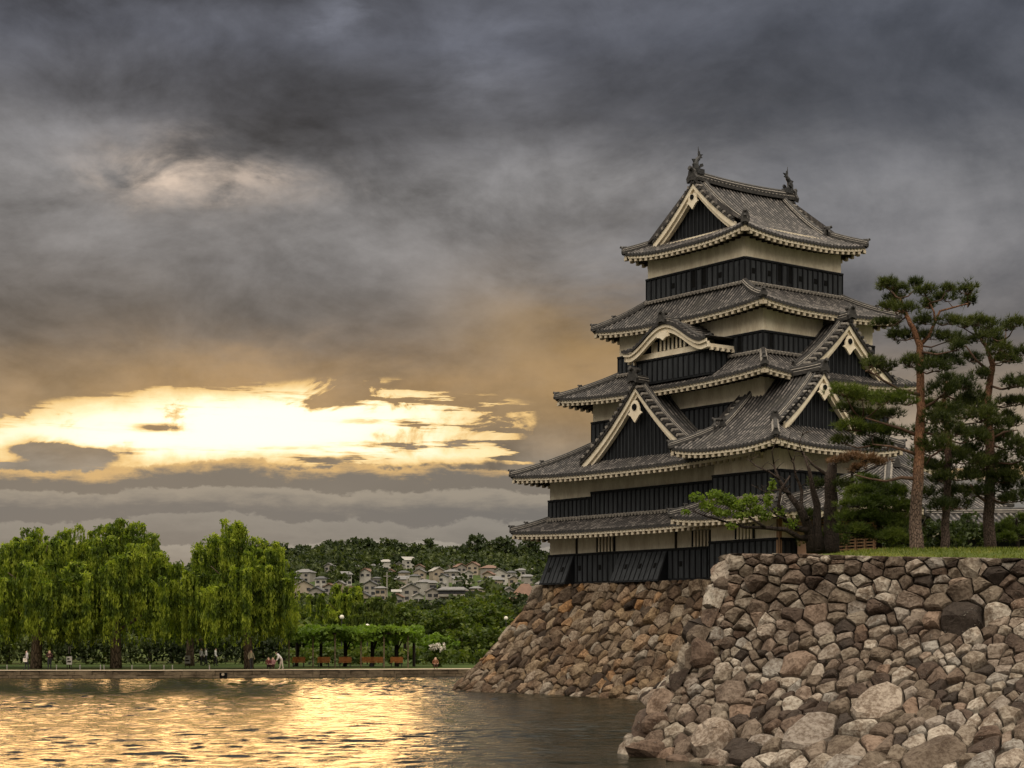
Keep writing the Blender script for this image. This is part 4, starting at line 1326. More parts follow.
mb.grid([[poss(x, w) + np.array([.14, .04, -.02]) for w in np.linspace(0, 1, 15)] for x in np.linspace(0, 1, 25)])
mb.build('rubble_core', M['rubble'], ramp_t, ro)


for i, (x, y, z, r, lab) in enumerate([
        (4.35, 55.3, .12, (.85, .6, .5), 'large dark wet boulder at the water corner of the rampart'),
        (5.2, 53.6, -.02, (.6, .4, .2), 'flat pale slab in the water at the foot of the rampart corner'),
        (6.0, 52.2, -.02, (.5, .4, .2), 'small flat stone half in the water below the rampart'),
        (4.6, 56.6, .95, (.6, .5, .45), 'dark angular boulder resting on the lowest stones of the rampart corner'),
        (6.25, 57.5, 3.2, (.5, .5, .62), 'reddish pointed boulder leaning on the rampart corner halfway up')]):
    o = boulder(r, 31 + i).build('boulder', M['stone_near']); o.location = (x, y, z); o.rotation_euler = (.1 * i, .15, .7 * i)
    tag(o, lab, 'boulder')
for o in (base_t, ramp_t, bpy.data.objects['embankment_wall']): o['kind'] = 'thing'

# lawn on top of the rampart and the bailey ground behind it
G = []
for x in np.linspace(0, 1, 40):
    e = posr(x * .999, 1.0); row = []
    for d, dz_ in ((.25, -.10 - 2.0 * max(0, .21 - x)), (.6, .02 - 2.0 * max(0, .21 - x)), (1.4, .12 - 2.0 * max(0, .21 - x)), (3, .26 - 1.6 * max(0, .21 - x)), (5.5, .42), (9, .52), (30, .62), (60, .66)):
        row.append((e[0] + d * .38, e[1] + d * .95, max(5.6, min(e[2] + dz_ + (.0 if d < 1 else (.25 * max(0, x - .1))), 6.93) - (3.0 * max(0, .22 - x) if 5 < d < 20 else 0))))
    G.append(row)
mb = MB(); mb.grid(G); 
P_ = [G[0][i] for i in range(8)]
mb.grid([[(7.9, 59.3, 6.1), (9.9, 71, 6.4), (11.8, 86, 6.75), (14.4, 103, 6.93)], [p for p in (P_[1], P_[5], P_[6], P_[7])]])
lawn = mb.build('lawn', M['lawn'], smooth=True); tag(lawn, kind='structure')
rng = np.random.default_rng(3)


def lawn_z(x, y):
    best = None
    A = np.array(G).reshape(-1, 3); d = ((A[:, :2] - (x, y)) ** 2).sum(1); i = np.argsort(d)[:3]; w = 1 / (d[i] + .01)
    return float((A[i, 2] * w).sum() / w.sum())


n = 9000; C = []
for _ in range(n):
    x = .14 + .86 * rng.random(); e = posr(x * .999, 1.0); d = .3 + 7 * rng.random() ** 1.7
    X_, Y_ = e[0] + d * .38, e[1] + d * .95
    C.append((X_, Y_, -2.0 * max(0, .21 - x) * (1 if d < 3 else .8) + np.interp(d, [.25, .6, 1.4, 3, 5.5, 9], [e[2] - .1, e[2] + .02, e[2] + .12 + .25 * max(0, x - .1), e[2] + .26 + .25 * max(0, x - .1), e[2] + .42 + .25 * max(0, x - .1), 6.9])))
C = np.array(C); n = len(C); h = rng.uniform(.05, .13, n); a = rng.uniform(0, 6.28, n); wv = np.c_[np.cos(a), np.sin(a), 0 * a] * .018
tipd = rng.normal(0, .05, (n, 3)); tipd[:, 2] = h
mb = MB(); mb.tris(C - wv, C + wv, C + tipd); tag(mb.build('grass', M['blade']), 'short green grass growing along the top of the rampart', 'grass', kind='stuff')
# ------------------------------------------------------------------ trees
def rdir(g, n):
    v = g.normal(0, 1, (n, 3)); return v / np.linalg.norm(v, axis=1)[:, None]


def leaf_quads(mb, g, C, size, mi=0, aspect=.5, droop=0.0):
    n = len(C); a = rdir(g, n)
    if droop: a = a * (1 - droop) + np.array([0, 0, -1.]) * droop; a /= np.linalg.norm(a, axis=1)[:, None]
    b = np.cross(a, rdir(g, n)); b /= np.linalg.norm(b, axis=1)[:, None] + 1e-9
    s = size * g.uniform(.6, 1.3, (n, 1))
    mb.quads(C, a * s, b * s * aspect, mi)


def crown(mb, g, c, r, nclump, per, size, csize=.28, mi=0, hollow=.55, flat=1.0):
    """leaf clumps through an uneven ellipsoid"""
    c, r = np.asarray(c, float), np.asarray(r, float)
    d = rdir(g, nclump); k = g.uniform(hollow, 1.0, (nclump, 1)) * (1 + .22 * np.sin(d[:, :1] * 5 + g.uniform(0, 6)) * np.cos(d[:, 1:2] * 4 + d[:, 2:] * 5))
    cc = c + d * k * r
    for q in cc:
        rr = r.min() * csize * g.uniform(.6, 1.4)
        o = rdir(g, per) * g.uniform(.2, 1, (per, 1)) ** .5 * np.array([rr, rr, rr * .75 * flat])
        leaf_quads(mb, g, q + o, size, mi)


def limb_tree(g, h, r0, spread, n=7, lean=(0, 0), base=.35):
    """trunk and limbs as one tapered mesh"""
    mb = MB(); top = np.array([lean[0], lean[1], h])
    tr = [np.array([0, 0, -.2]), np.array([lean[0] * .15, lean[1] * .15, h * .25]), np.array([lean[0] * .5, lean[1] * .5, h * .55]), top]
    mb.tube(tr, [r0 * 1.25, r0, r0 * .7, r0 * .15], 9)
    for i in range(n):
        t = base + (1 - base) * (i + g.random() * .6) / n * .9
        p = tr[1] + (top - tr[1]) * max(0, (t - .25) / .75)
        a = i * 2.4 + g.random(); L = spread * (1.15 - .6 * t) * g.uniform(.8, 1.2)
        q = p + np.array([math.cos(a) * L * .55, math.sin(a) * L * .55, L * .35]); e = p + np.array([math.cos(a) * L, math.sin(a) * L, L * .62])
        mb.tube([p, q, e], [r0 * .45 * (1.1 - t), r0 * .3 * (1.1 - t), r0 * .08], 6)
    return mb


def willow(seed, h, w, nst, lean, name_label, pos, dense=1.0, trunk_r=.42, lmat='willow_leaf', leaf=.125):
    g = np.random.default_rng(seed)
    t = thing('willow_tree', name_label, 'tree', pos, 0)
    limb_tree(g, h * .86, trunk_r, w * .8, 9, lean, .28).build('trunk', M['willow_bark'], t, smooth=True)
    mb = MB()
    # boughs: domed tops from which strands fall
    # cascades: leafy boughs with bundles of strands falling from them, dark gaps between
    nb = max(6, int(nst * .042)); boughs = []
    for i in range(nb):
        a = i * 2.4 + g.uniform(-.3, .3); rr = math.sqrt((i + .5) / nb) * w * g.uniform(.85, 1.05)
        boughs.append((np.array([lean[0] * .8 + math.cos(a) * rr, lean[1] * .8 + math.sin(a) * rr * .9, h * (1.0 - .46 * (rr / w) ** 2.0) * g.uniform(.78, 1.03)]), rr))
    for c0, rr in boughs:
        for u in range(int(3 + 2 * dense)):
            c = c0 + g.normal(0, 1, 3) * np.array([.55, .55, .35]); br = g.uniform(.35, .7)
            n = int(60 * dense)
            leaf_quads(mb, g, c + rdir(g, n) * g.uniform(.1, 1, (n, 1)) * np.array([br, br, br * .6]), leaf, 0, .38, .3)
            for k in range(int(10 * dense)):
                a = g.uniform(0, 6.28); o = g.uniform(.1, 1.0) * br
                s0 = c + np.array([math.cos(a) * o, math.sin(a) * o, -.1])
                L = g.uniform(.18, .55) * h * (.55 + .5 * rr / w); L = min(L, s0[2] - g.uniform(1.5, 3.2) - 2.2 * g.random() * (rr / w) ** 2)
                if L < .5: continue
                m = int(L * 14); tt = np.sort(g.random(m))[:, None]
                out = np.array([math.cos(a), math.sin(a), 0]) * g.uniform(.05, .3)
                P = s0 + out * np.sqrt(tt) + np.array([0, 0, -1.]) * L * tt + g.normal(0, .055, (m, 3)) * (1 + .4 * tt)
                leaf_quads(mb, g, P, leaf, 0, .30, .72)
    mb.build('crown', M[lmat], t)
    return t


def gz(x, y): return .60 if y - shore(x) <= 7 else hill_h(x, y)


for seed, px, Y, h, w, n, ln, lab in (
        (2, 36, 153, 12.6, 5.2, 620, (.6, .3), 'leaning willow tree nearest the left end of the far bank'),
        (3, 116, 154, 13.1, 6.2, 860, (-.2, .2), 'widest willow tree with a straight trunk on the far bank'),
        (4, 249, 153, 12.7, 5.2, 720, (-1.0, .2), 'willow tree beside the vine pergola on the far bank'),
        (5, -22, 158, 11.6, 4.6, 420, (0, .2), 'willow tree cut off by the left edge of the picture'),
        (6, 190, 165, 7.0, 3.4, 280, (0, .2), 'shorter darker willow tree between two taller willows')):
    x = (px - 512) / F * Y
    willow(seed, h, w, n, ln, lab, (x, Y, gz(x, Y)), trunk_r=.44 if seed < 4 else .36)
x = (342 - 512) / F * 215
willow(9, 9.8, 3.3, 200, (0, 0), 'small pale distant willow tree behind the vine pergola', (x, 215, gz(x, 215) - .3), trunk_r=.3, leaf=.17)
x = (371 - 512) / F * 205
willow(10, 7.0, 2.1, 110, (0, 0), 'small dark narrow willow tree behind the vine pergola', (x, 205, gz(x, 205)), trunk_r=.22, leaf=.16, lmat='park_leaf')


def broad(seed, h, r, mat, nclump=60, per=26, size=.28, trunk=True, squash=.8, low=.3):
    g = np.random.default_rng(seed)
    t = thing('park_tree', '', 'tree')
    limb_tree(g, h * .8, h * .028, r * .9, 6, (0, 0), .4).build('trunk', M['dark_bark'], t)
    mb = MB(); crown(mb, g, (0, 0, h * (1 + low) / 2), (r, r, h * (1 - low) / 2), nclump, per, size, .3, 0, .45)
    mb.build('crown', M[mat], t)
    return t


# park trees between the pergola and the town
protos = [broad(40 + i, h, r, m, n, p_, s_) for i, (h, r, m, n, p_, s_) in enumerate([
    (7.5, 3.6, 'park_leaf', 80, 26, .24), (6.0, 3.4, 'park_leaf', 70, 26, .24), (8.5, 3.2, 'dark_leaf', 80, 26, .26), (4.6, 2.6, 'vine_leaf', 60, 24, .2)])]
spots = [  # px, distance, kind, scale, label
    (300, 190, 1, 1.0, 'rounded green tree just right of the willow behind the pergola'), (322, 182, 3, .9, 'low bright bush behind the left half of the pergola'),
    (352, 186, 3, .85, 'low bright bush behind the middle of the pergola'), (382, 190, 3, .95, 'bright rounded bush behind the right half of the pergola'),
    (405, 212, 0, .95, 'olive tree behind the right end of the pergola'), (428, 225, 2, .9, 'dark bushy tree between the pergola and the town'),
    (450, 205, 0, .95, 'spreading olive green tree in the park right of the pergola'), (474, 212, 0, 1.05, 'broad layered green tree near the castle base'),
    (492, 220, 0, 1.15, 'tallest green park tree left of the castle base'), (513, 226, 2, 1.0, 'dark green tree directly beside the castle base'),
    (437, 176, 3, .8, 'bright green bush at the end of the pergola'), (462, 180, 1, .75, 'low green tree above the far path'), (486, 185, 1, .8, 'low green tree close to the castle base'),
    (505, 190, 3, .8, 'pale green bush half hidden by the castle base'), (414, 245, 0, .9, 'green tree below the white tower block'), (386, 240, 1, 1.0, 'green tree below the distant houses'),
    (330, 250, 1, 1.0, 'green tree in front of the left hand houses'), (306, 235, 0, .9, 'olive tree at the foot of the left hand houses'), (460, 262, 0, .9, 'green tree below the apartment block'), (540, 215, 2, 1.0, 'dark tree behind the castle base')]
used = set()
for px, Y, k, s_, lab in spots:
    o = protos[k] if k not in used else copy_tree(protos[k]); used.add(k)
    x = (px - 512) / F * Y
    o.location = (x, Y, gz(x, Y) - .1); o.rotation_euler = (0, 0, rnd() * 6); o.scale = (s_, s_, s_ * .84); tag(o, lab, 'tree', 'trees in the park')
    if k == 3: o.name = 'park_bush'
# under-storey of dark trees behind the willows
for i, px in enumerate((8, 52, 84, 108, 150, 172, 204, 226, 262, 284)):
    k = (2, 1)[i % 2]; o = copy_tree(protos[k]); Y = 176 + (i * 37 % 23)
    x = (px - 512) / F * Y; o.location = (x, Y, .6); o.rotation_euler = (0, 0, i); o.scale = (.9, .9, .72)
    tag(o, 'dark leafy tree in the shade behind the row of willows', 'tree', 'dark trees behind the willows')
# clipped hedge that closes the view below the trees
g_ = np.random.default_rng(77)
for px0, px1, Y, h, lab in ((-30, 286, 172, 2.6, 'long dark hedge behind the willow trunks'), (286, 420, 168, 1.5, 'low bright hedge behind the pergola benches'), (420, 540, 166, 1.3, 'low hedge along the path near the castle base')):
    mb = MB(); x0, x1 = (px0 - 512) / F * Y, (px1 - 512) / F * Y; n = int((x1 - x0) * 130 * h / 2)
    C = np.c_[g_.uniform(x0, x1, n), Y + shore(0) * 0 + g_.uniform(-.9, .9, n) + max(0, 0), .6 + g_.random(n) ** .6 * h * (1 + .14 * np.sin(np.linspace(0, 1, n) * 0 + g_.uniform(0, 6, n)))]
    for i in range(n): C[i, 1] += max(0, (C[i, 0] + 30)) * .22
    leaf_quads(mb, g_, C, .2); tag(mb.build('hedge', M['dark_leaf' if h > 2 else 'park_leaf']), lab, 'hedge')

# ------------------------------------------------------------------ wooded hill: a mass of trees, with the crowns along the skyline as single trees
g_ = np.random.default_rng(21)
hp = []
for i in range(5):
    t = thing('hill_tree', '', 'tree'); h = (11, 13, 9, 12, 10)[i]; r = (5.0, 5.4, 4.8, 4.0, 5.6)[i]
    mb = MB(); crown(mb, g_, (0, 0, h * .62), (r, r, h * .38), 34, 16, .75, .34, 0, .4)
    mb.build('crown', M['dark_leaf'], t)
    mb = MB(); mb.tube([(0, 0, -.5), (.2, 0, h * .5), (0, .1, h * .8)], [.35, .25, .08], 6); mb.build('trunk', M['dark_bark'], t)
    hp.append(t)
first = [True] * 5
houses_px = []


def hill_at(px, py):
    """distance at which the hillside is seen at this pixel"""
    best = None
    for Y in np.arange(250, 960, 6.0):
        x = (px - 512) / F * Y; y = YH - F * (hill_h(x, Y) - CAMZ) / Y
        if y <= py: return Y
    return 930.0


k = 0
for px in np.arange(272, 548, 5.6):
    i = k % 5; k += 1
    Y = 905 + g_.uniform(-25, 25); x = (px + g_.uniform(-2, 2) - 512) / F * Y
    o = hp[i] if first[i] else copy_tree(hp[i]); first[i] = False
    s_ = g_.uniform(.8, 1.25); o.location = (x, Y, hill_h(x, Y) - 1.2); o.rotation_euler = (0, 0, g_.uniform(0, 6)); o.scale = (s_, s_, s_ * g_.uniform(.85, 1.2))
    tag(o, 'dark round-topped tree on the crest of the wooded hill', 'tree', 'trees along the hill crest')
HOUSES = [  # px, py of the wall foot, width px, wall colour, roof colour, kind, label
    (305, 583, 20, 'pale', 'grey', 0, 'wide pale house at the left edge of the hillside beside the willow'), (303, 598, 22, 'cream', 'grey', 1, 'cream gabled house lowest on the left of the hillside'), (322, 590, 14, 'white', 'dark', 0, 'white house just right of the cream gabled house'),
    (317, 604, 16, 'pale', 'dark', 1, 'pale house with a dark roof behind the small willow'),
    (367, 583, 14, 'white', 'brown', 1, 'white house with a steep brown roof below the trees'), (386, 571, 15, 'white', 'pale', 0, 'bright white house alone high in the trees'), (371, 597, 15, 'pale', 'dark', 1, 'pale house with dark roof left of the white tower block'),
    (381, 602, 12, 'cream', 'grey', 0, 'small cream house beside the white tower block'), (409, 569, 13, 'white', 'pale', 2, 'small white house with a sloping pale roof near the hilltop'), (420, 583, 13, 'cream', 'grey', 1, 'cream house in the middle of the hillside'),
    (410, 602, 20, 'pale', 'grey', 1, 'long pale house with grey hipped roof right of the tower block'), (425, 595, 17, 'white', 'grey', 0, 'white two-storey house above the apartment block'), (420, 577, 10, 'pale', 'brown', 1, 'little brown-roofed house in the upper trees'),
    (437, 582, 15, 'cream', 'pale', 1, 'cream house left of the brown-roofed row'), (452, 583, 15, 'pale', 'grey', 0, 'pale house in the centre of the upper terrace'), (450, 575, 12, 'cream', 'grey', 1, 'small cream house above the upper terrace'),
    (468, 584, 10, 'white', 'grey', 1, 'small white house among dark trees'), (474, 575, 14, 'cream', 'brown', 1, 'cream house with a brown roof at the top of the terrace'), (490, 578, 18, 'pale', 'brown', 0, 'long brown-roofed house below the skyline trees'),
    (499, 584, 17, 'white', 'grey', 1, 'white gabled house at the right of the terrace'), (489, 586, 12, 'cream', 'brown', 1, 'cream house tucked under the white gabled house'), (521, 580, 13, 'white', 'grey', 0, 'white house near the castle base'), (528, 588, 14, 'pale', 'grey', 0, 'pale flat-fronted house touching the castle base'),
    (513, 590, 10, 'cream', 'grey', 1, 'small cream house left of the pyramid roof'), (444, 588, 9, 'white', 'dark', 1, 'tiny white house above the apartments'), (476, 602, 13, 'cream', 'grey', 0, 'cream building at the right end of the apartment block'),
    (432, 606, 14, 'pale', 'dark', 1, 'pale low house beside the apartment block'), (418, 611, 12, 'white', 'grey', 1, 'white low house behind the park trees'), (340, 597, 12, 'cream', 'grey', 1, 'cream house behind the small pale willow'), (352, 603, 10, 'pale', 'brown', 1, 'pale brown-roofed house right of the small willow'),
    (330, 576, 10, 'pale', 'grey', 1, 'small pale house at the upper left of the hillside'), (364, 611, 14, 'cream', 'dark', 1, 'cream house low behind the narrow willow'), (398, 612, 12, 'pale', 'brown', 1, 'pale house under the white tower block'), (508, 604, 12, 'pale', 'grey', 1, 'pale house just left of the pyramid roof house'), (541, 597, 10, 'white', 'grey', 1, 'white house partly behind the castle base')]
WM = {'white': simple('white_render', (.32, .30, .275), (.44, .415, .38), .5, .9, 0), 'cream': simple('cream_render', (.26, .215, .165), (.36, .30, .235), .5, .9, 0), 'pale': simple('grey_render', (.21, .19, .17), (.31, .285, .255), .5, .9, 0)}
RM = {'grey': simple('grey_roofing', (.10, .10, .10), (.19, .18, .175), .9, .7, 0), 'dark': simple('dark_roofing', (.045, .045, .05), (.09, .088, .09), .9, .7, 0),
      'brown': simple('brown_roofing', (.12, .065, .045), (.19, .11, .075), .9, .7, 0), 'pale': simple('pale_roofing', (.24, .225, .205), (.34, .32, .29), .9, .7, 0)}
GL = simple('house_glass', (.02, .022, .025), (.05, .05, .055), 1, .2, 0)


def house(px, py, wpx, wc, rc, kind, lab, name='house', cat='house', storeys=2):
    Y = hill_at(px, py); w = wpx * .86 / F * Y; x = (px - 512) / F * Y; z = hill_h(x, Y)
    d = w * .8; h = storeys * 1.75 + .5
    t = thing(name, lab, cat, (x, Y, z), R(random.choice((-18, 12, 25, -8, 5))), None if cat != 'house' else 'houses on the hillside')
    b = MB(); b.box((-w / 2, -d / 2, -2), (w / 2, d / 2, h))
    if kind == 1: b.add([(-w / 2, -d / 2, h), (w / 2, -d / 2, h), (0, -d / 2, h + w * .28), (-w / 2, d / 2, h), (w / 2, d / 2, h), (0, d / 2, h + w * .28)], [(0, 1, 2), (4, 3, 5)])
    b.build('wall', WM[wc], t)
    b = MB(); e = .5
    if kind == 1:
        rh = w * .28
        for sg in (-1, 1): b.obox((sg * w * .26, 0, h + rh * .5 + .05), (w * .27 + e * .4, 0, -sg * (rh * .52 + e * .2)), (0, d / 2 + e, 0), (0, 0, .12))
    elif kind == 0:
        rh = w * .2; a = [(-w / 2 - e, -d / 2 - e, h), (w / 2 + e, -d / 2 - e, h), (w / 2 + e, d / 2 + e, h), (-w / 2 - e, d / 2 + e, h), (-w * .2, 0, h + rh), (w * .2, 0, h + rh)]
        b.add(a, [(0, 1, 5, 4), (1, 2, 5), (2, 3, 4, 5), (3, 0, 4), (0, 3, 2, 1)])
    else:
        b.add([(-w / 2 - e, -d / 2 - e, h), (w / 2 + e, -d / 2 - e, h), (w / 2 + e, d / 2 + e, h + w * .35), (-w / 2 - e, d / 2 + e, h + w * .35)], [(0, 1, 2, 3)])
    b.build('roof', RM[rc], t)
    n = max(2, int(w / 2.6))
    for s_ in range(storeys):
        for i in range(n):
            if rnd() < .2: continue
            b = MB(); c = -w / 2 + w * (i + .5) / n
            b.box((c - .6, -d / 2 - .06, .6 + s_ * 1.75), (c + .6, -d / 2 - .01, 1.5 + s_ * 1.75)); b.build('window', GL, t)
    return t


for i, (px, py) in enumerate(((312, 577), (297, 590), (330, 600), (346, 586), (356, 578), (377, 590), (391, 582), (402, 592), (399, 575), (415, 588), (430, 574), (432, 596), (442, 598), (447, 570), (460, 577), (458, 592), (466, 571), (482, 594), (484, 570), (496, 592), (505, 576), (511, 583), (520, 572), (530, 580), (518, 598), (404, 584), (425, 566), (375, 576))):
    house(px, py, 8 + (i * 5) % 6, ('white', 'cream', 'pale')[i % 3], ('grey', 'dark', 'brown', 'grey')[i % 4], (1, 0, 1, 2)[i % 4], 'little house half hidden among the trees of the hillside')
for r_ in HOUSES: house(*r_)
# prominent buildings
t = house(396.5, 606, 8.5, 'white', 'pale', 3, 'narrow white tower block standing above the park trees', 'tower_block', 'building', 2)
Y = hill_at(462, 606); x = (462 - 512) / F * Y; w = 44 / F * Y; z = hill_h(x, Y)
ap = thing('apartment_block', 'long cream apartment block with a grey roof and balconies below the hill', 'building', (x, Y, z), R(-6))
b = MB(); b.box((-w / 2, -4, -2), (w / 2, 4, 7.0)); b.build('wall', WM['cream'], ap); ap.scale = (1, 1, .62)
b = MB(); b.box((-w / 2 - .4, -4.6, 7.0), (w * .12, 4.4, 7.4)); b.add([(-w / 2 - .4, -4.6, 7.4), (w * .12, -4.6, 7.4), (w * .12 - 1, 0, 8.8), (-w / 2 + .6, 0, 8.8), (w * .12, 4.4, 7.4), (-w / 2 - .4, 4.4, 7.4)], [(0, 1, 2, 3), (1, 4, 2), (4, 5, 3, 2), (5, 0, 3)]); b.build('roof', RM['grey'], ap)
for s_ in range(2):
    b = MB(); b.box((-w / 2 + .3, -5.1, .9 + s_ * 3.2), (w / 2 - .3, -4.01, 1.1 + s_ * 3.2)); b.box((-w / 2 + .3, -5.15, 1.1 + s_ * 3.2), (w / 2 - .3, -5.05, 2.0 + s_ * 3.2)); b.build('balcony', WM['pale'], ap)
    for i in range(9):
        b = MB(); c = -w / 2 + w * (i + .5) / 9; b.box((c - .7, -4.06, 2.2 + s_ * 3.2), (c + .7, -4.01, 3.6 + s_ * 3.2)); b.build('window', GL, ap)
Y = 268.0; x = (525 - 512) / F * Y; z = hill_h(x, Y)
pv = thing('pyramid_roof_house', 'small cream house with a steep brown pyramid roof beside the castle base', 'house', (x, Y, z), R(12))
zt = CAMZ + (YH - 606) / F * Y - z
b = MB(); b.box((-1.75, -1.75, -3), (1.75, 1.75, zt + 1.1)); b.build('wall', WM['cream'], pv)
b = MB(); b.add([(-2.2, -2.2, zt + 1.1), (2.2, -2.2, zt + 1.1), (2.2, 2.2, zt + 1.1), (-2.2, 2.2, zt + 1.1), (-.5, -.5, zt + 3.4), (.5, -.5, zt + 3.4), (.5, .5, zt + 3.4), (-.5, .5, zt + 3.4)], [(0, 1, 5, 4), (1, 2, 6, 5), (2, 3, 7, 6), (3, 0, 4, 7), (4, 5, 6, 7), (3, 2, 1, 0)]); b.build('roof', RM['brown'], pv)
b = MB(); b.box((-.5, -1.8, zt - .3), (.5, -1.755, zt + .6)); b.build('window', GL, pv)
# wood: everything that reads as one mass
mb = MB(); C = []
for _ in range(1500):
    px = g_.uniform(150, 640); Y = g_.uniform(290, 940) if g_.random() < .45 else g_.uniform(640, 900); x = (px - 512) / F * Y
    z = hill_h(x, Y); py = YH - F * (z - CAMZ) / Y
    bad = any(abs(px - h_[0]) < h_[2] * .5 + 5 and -1 < py - h_[1] < 9 for h_ in HOUSES) or (432 < px < 492 and 605 < py < 616) or (388 < px < 406 and 605 < py < 616)
    if bad: continue
    s_ = g_.uniform(.6, 1.1) * np.interp(Y, [290, 600, 900], [.65, .8, 1.05]); C.append((x, Y, z, s_))
for x, y, z, s_ in C:
    r = 4.6 * s_
    crown(mb, g_, (x, y, z + 4.2 * s_), (r, r, 4.0 * s_), 12, 9, .85 * s_ + .1, .42, 0, .5)
tag(mb.build('woodland', M['dark_leaf']), 'dark green woodland covering the hill between the houses', 'woodland', kind='stuff')
# poles on the hill
for px, py0, py1, lab in ((387, 600, 572, 'thin utility pole left of the white tower block'), (407, 602, 577, 'tall thin mast right of the white tower block'), (454, 572, 556, 'thin mast on the hill above the houses'), (478, 605, 588, 'utility pole at the right end of the apartment block'), (501, 600, 586, 'utility pole near the castle base'), (320, 600, 583, 'utility pole among the left hand houses')):
    Y = hill_at(px, py0); x = (px - 512) / F * Y; z = hill_h(x, Y); zt = CAMZ + (YH - py1) / F * Y
    t = thing('utility_pole', lab, 'pole', (x, Y, z)); b = MB(); b.tube([(0, 0, -1), (0, 0, zt - z)], [.22, .15], 6); b.build('pole', WM['pale'], t)
    b = MB(); b.box((-1.1, -.1, zt - z - 1.4), (1.1, .1, zt - z - 1.2)); b.build('crossarm', WM['pale'], t)

# ------------------------------------------------------------------ far bank: pergola, benches, people, signs, posts, lamps
PY = 158.0
pxx = lambda px, Y=PY: (px - 512) / F * Y
pg = thing('pergola', 'long vine-covered pergola on dark posts along the far bank', 'pergola', (pxx(350), PY + 3, .6))
cx = pxx(350)
for j, (yy, lst) in enumerate(((PY, (289, 313, 335, 361, 384, 408)), (PY + 5, (297, 321, 345, 372, 396, 414)))):
    for px in lst:
        b = MB(); xx = pxx(px, yy) - cx
        b.tube([(xx, yy - PY - 3, 0), (xx, yy - PY - 3, 3.0)], .07 if j == 0 else .14, 8); b.build('post', M['bank'] if j == 0 else M['wood'], pg)
for yy in (-3, 2):
    b = MB(); b.box((pxx(284) - cx, yy - .07, 3.0), (pxx(418) - cx, yy + .07, 3.16)); b.build('beam', M['wood'], pg)
for i in range(16):
    b = MB(); xx = pxx(285 + i * 8.8) - cx; b.box((xx - .04, -3.4, 3.163), (xx + .04, 2.4, 3.26)); b.build('rafter', M['wood'], pg)
g_ = np.random.default_rng(8); mb = MB(); n = 7500
xx = g_.uniform(pxx(283) - cx, pxx(421) - cx, n); yy = g_.uniform(-3.7, 2.7, n); hh = 3.3 + .45 * np.sin(xx * 1.3) * np.cos(yy) * .6 + g_.normal(0, .13, n)
dr = g_.random(n) < .20; hh[dr] -= g_.random(dr.sum()) * .8
leaf_quads(mb, g_, np.c_[xx, yy, hh], .17, 0, .6); mb.build('vine', M['vine_leaf'], pg)
for px in (297, 345, 372, 396):
    mb = MB()
    for k in range(3): a = rnd() * 6; mb.tube([(pxx(px, PY + 5) - cx + .2 * math.cos(a), 2 + .2 * math.sin(a), 0), (pxx(px, PY + 5) - cx + .15, 2, 1.5), (pxx(px) - cx + .6 * math.cos(a), 1.5, 3.1)], [.10, .08, .05], 6)
    mb.build('vine_stem', M['dark_bark'], pg)


def bench():
    t = thing('park_bench', '', 'bench')
    b = MB()
    for i in range(4): b.box((-.8, -.22 + i * .115, .42), (.8, -.22 + i * .115 + .1, .46))
    b.build('seat', M['orange'], t)
    b = MB()
    for i in range(4): b.obox((0, .27 + i * .02, .56 + i * .11), (.8, 0, 0), (0, .015, .002), (0, -.003, .048))
    b.build('backrest', M['orange'], t)
    for s_ in (-.65, .65):
        b = MB(); b.box((s_ - .04, -.2, 0), (s_ + .04, -.12, .42)); b.box((s_ - .04, .14, 0), (s_ + .04, .22, .42)); b.box((s_ - .04, -.2, .36), (s_ + .04, .22, .418)); b.build('leg', M['bronze'], t)
    return t


M['orange'] = simple('orange_varnished_wood', (.30, .10, .022), (.48, .19, .045), 2, .5, .1, .01)
bn = None
for px, lab in ((298.5, 'orange bench at the left end of the pergola'), (323.5, 'orange bench between the second and third pergola posts'), (345, 'bright orange bench in the middle of the pergola'), (366, 'reddish bench in shade right of the pergola middle'), (378, 'dark reddish bench before the thickest pergola post'), (396.5, 'orange bench near the right end of the pergola')):
    o = bench() if bn is None else copy_tree(bn); bn = bn or o
    o.location = (pxx(px, PY + 1.5), PY + 1.5, .6); o.scale = (.72, 1, 1); tag(o, lab, 'bench', 'benches under the pergola')


CLOTH = {}


def cloth(c):
    if c not in CLOTH: CLOTH[c] = simple('cloth', tuple(v * .8 for v in c), tuple(v * 1.15 for v in c), 4, .9, 0)
    return CLOTH[c]


skin_m = simple('skin', (.42, .26, .18), (.48, .30, .21), 4, .6, 0); hair_m = simple('hair', (.012, .010, .009), (.03, .025, .02), 8, .6, 0)


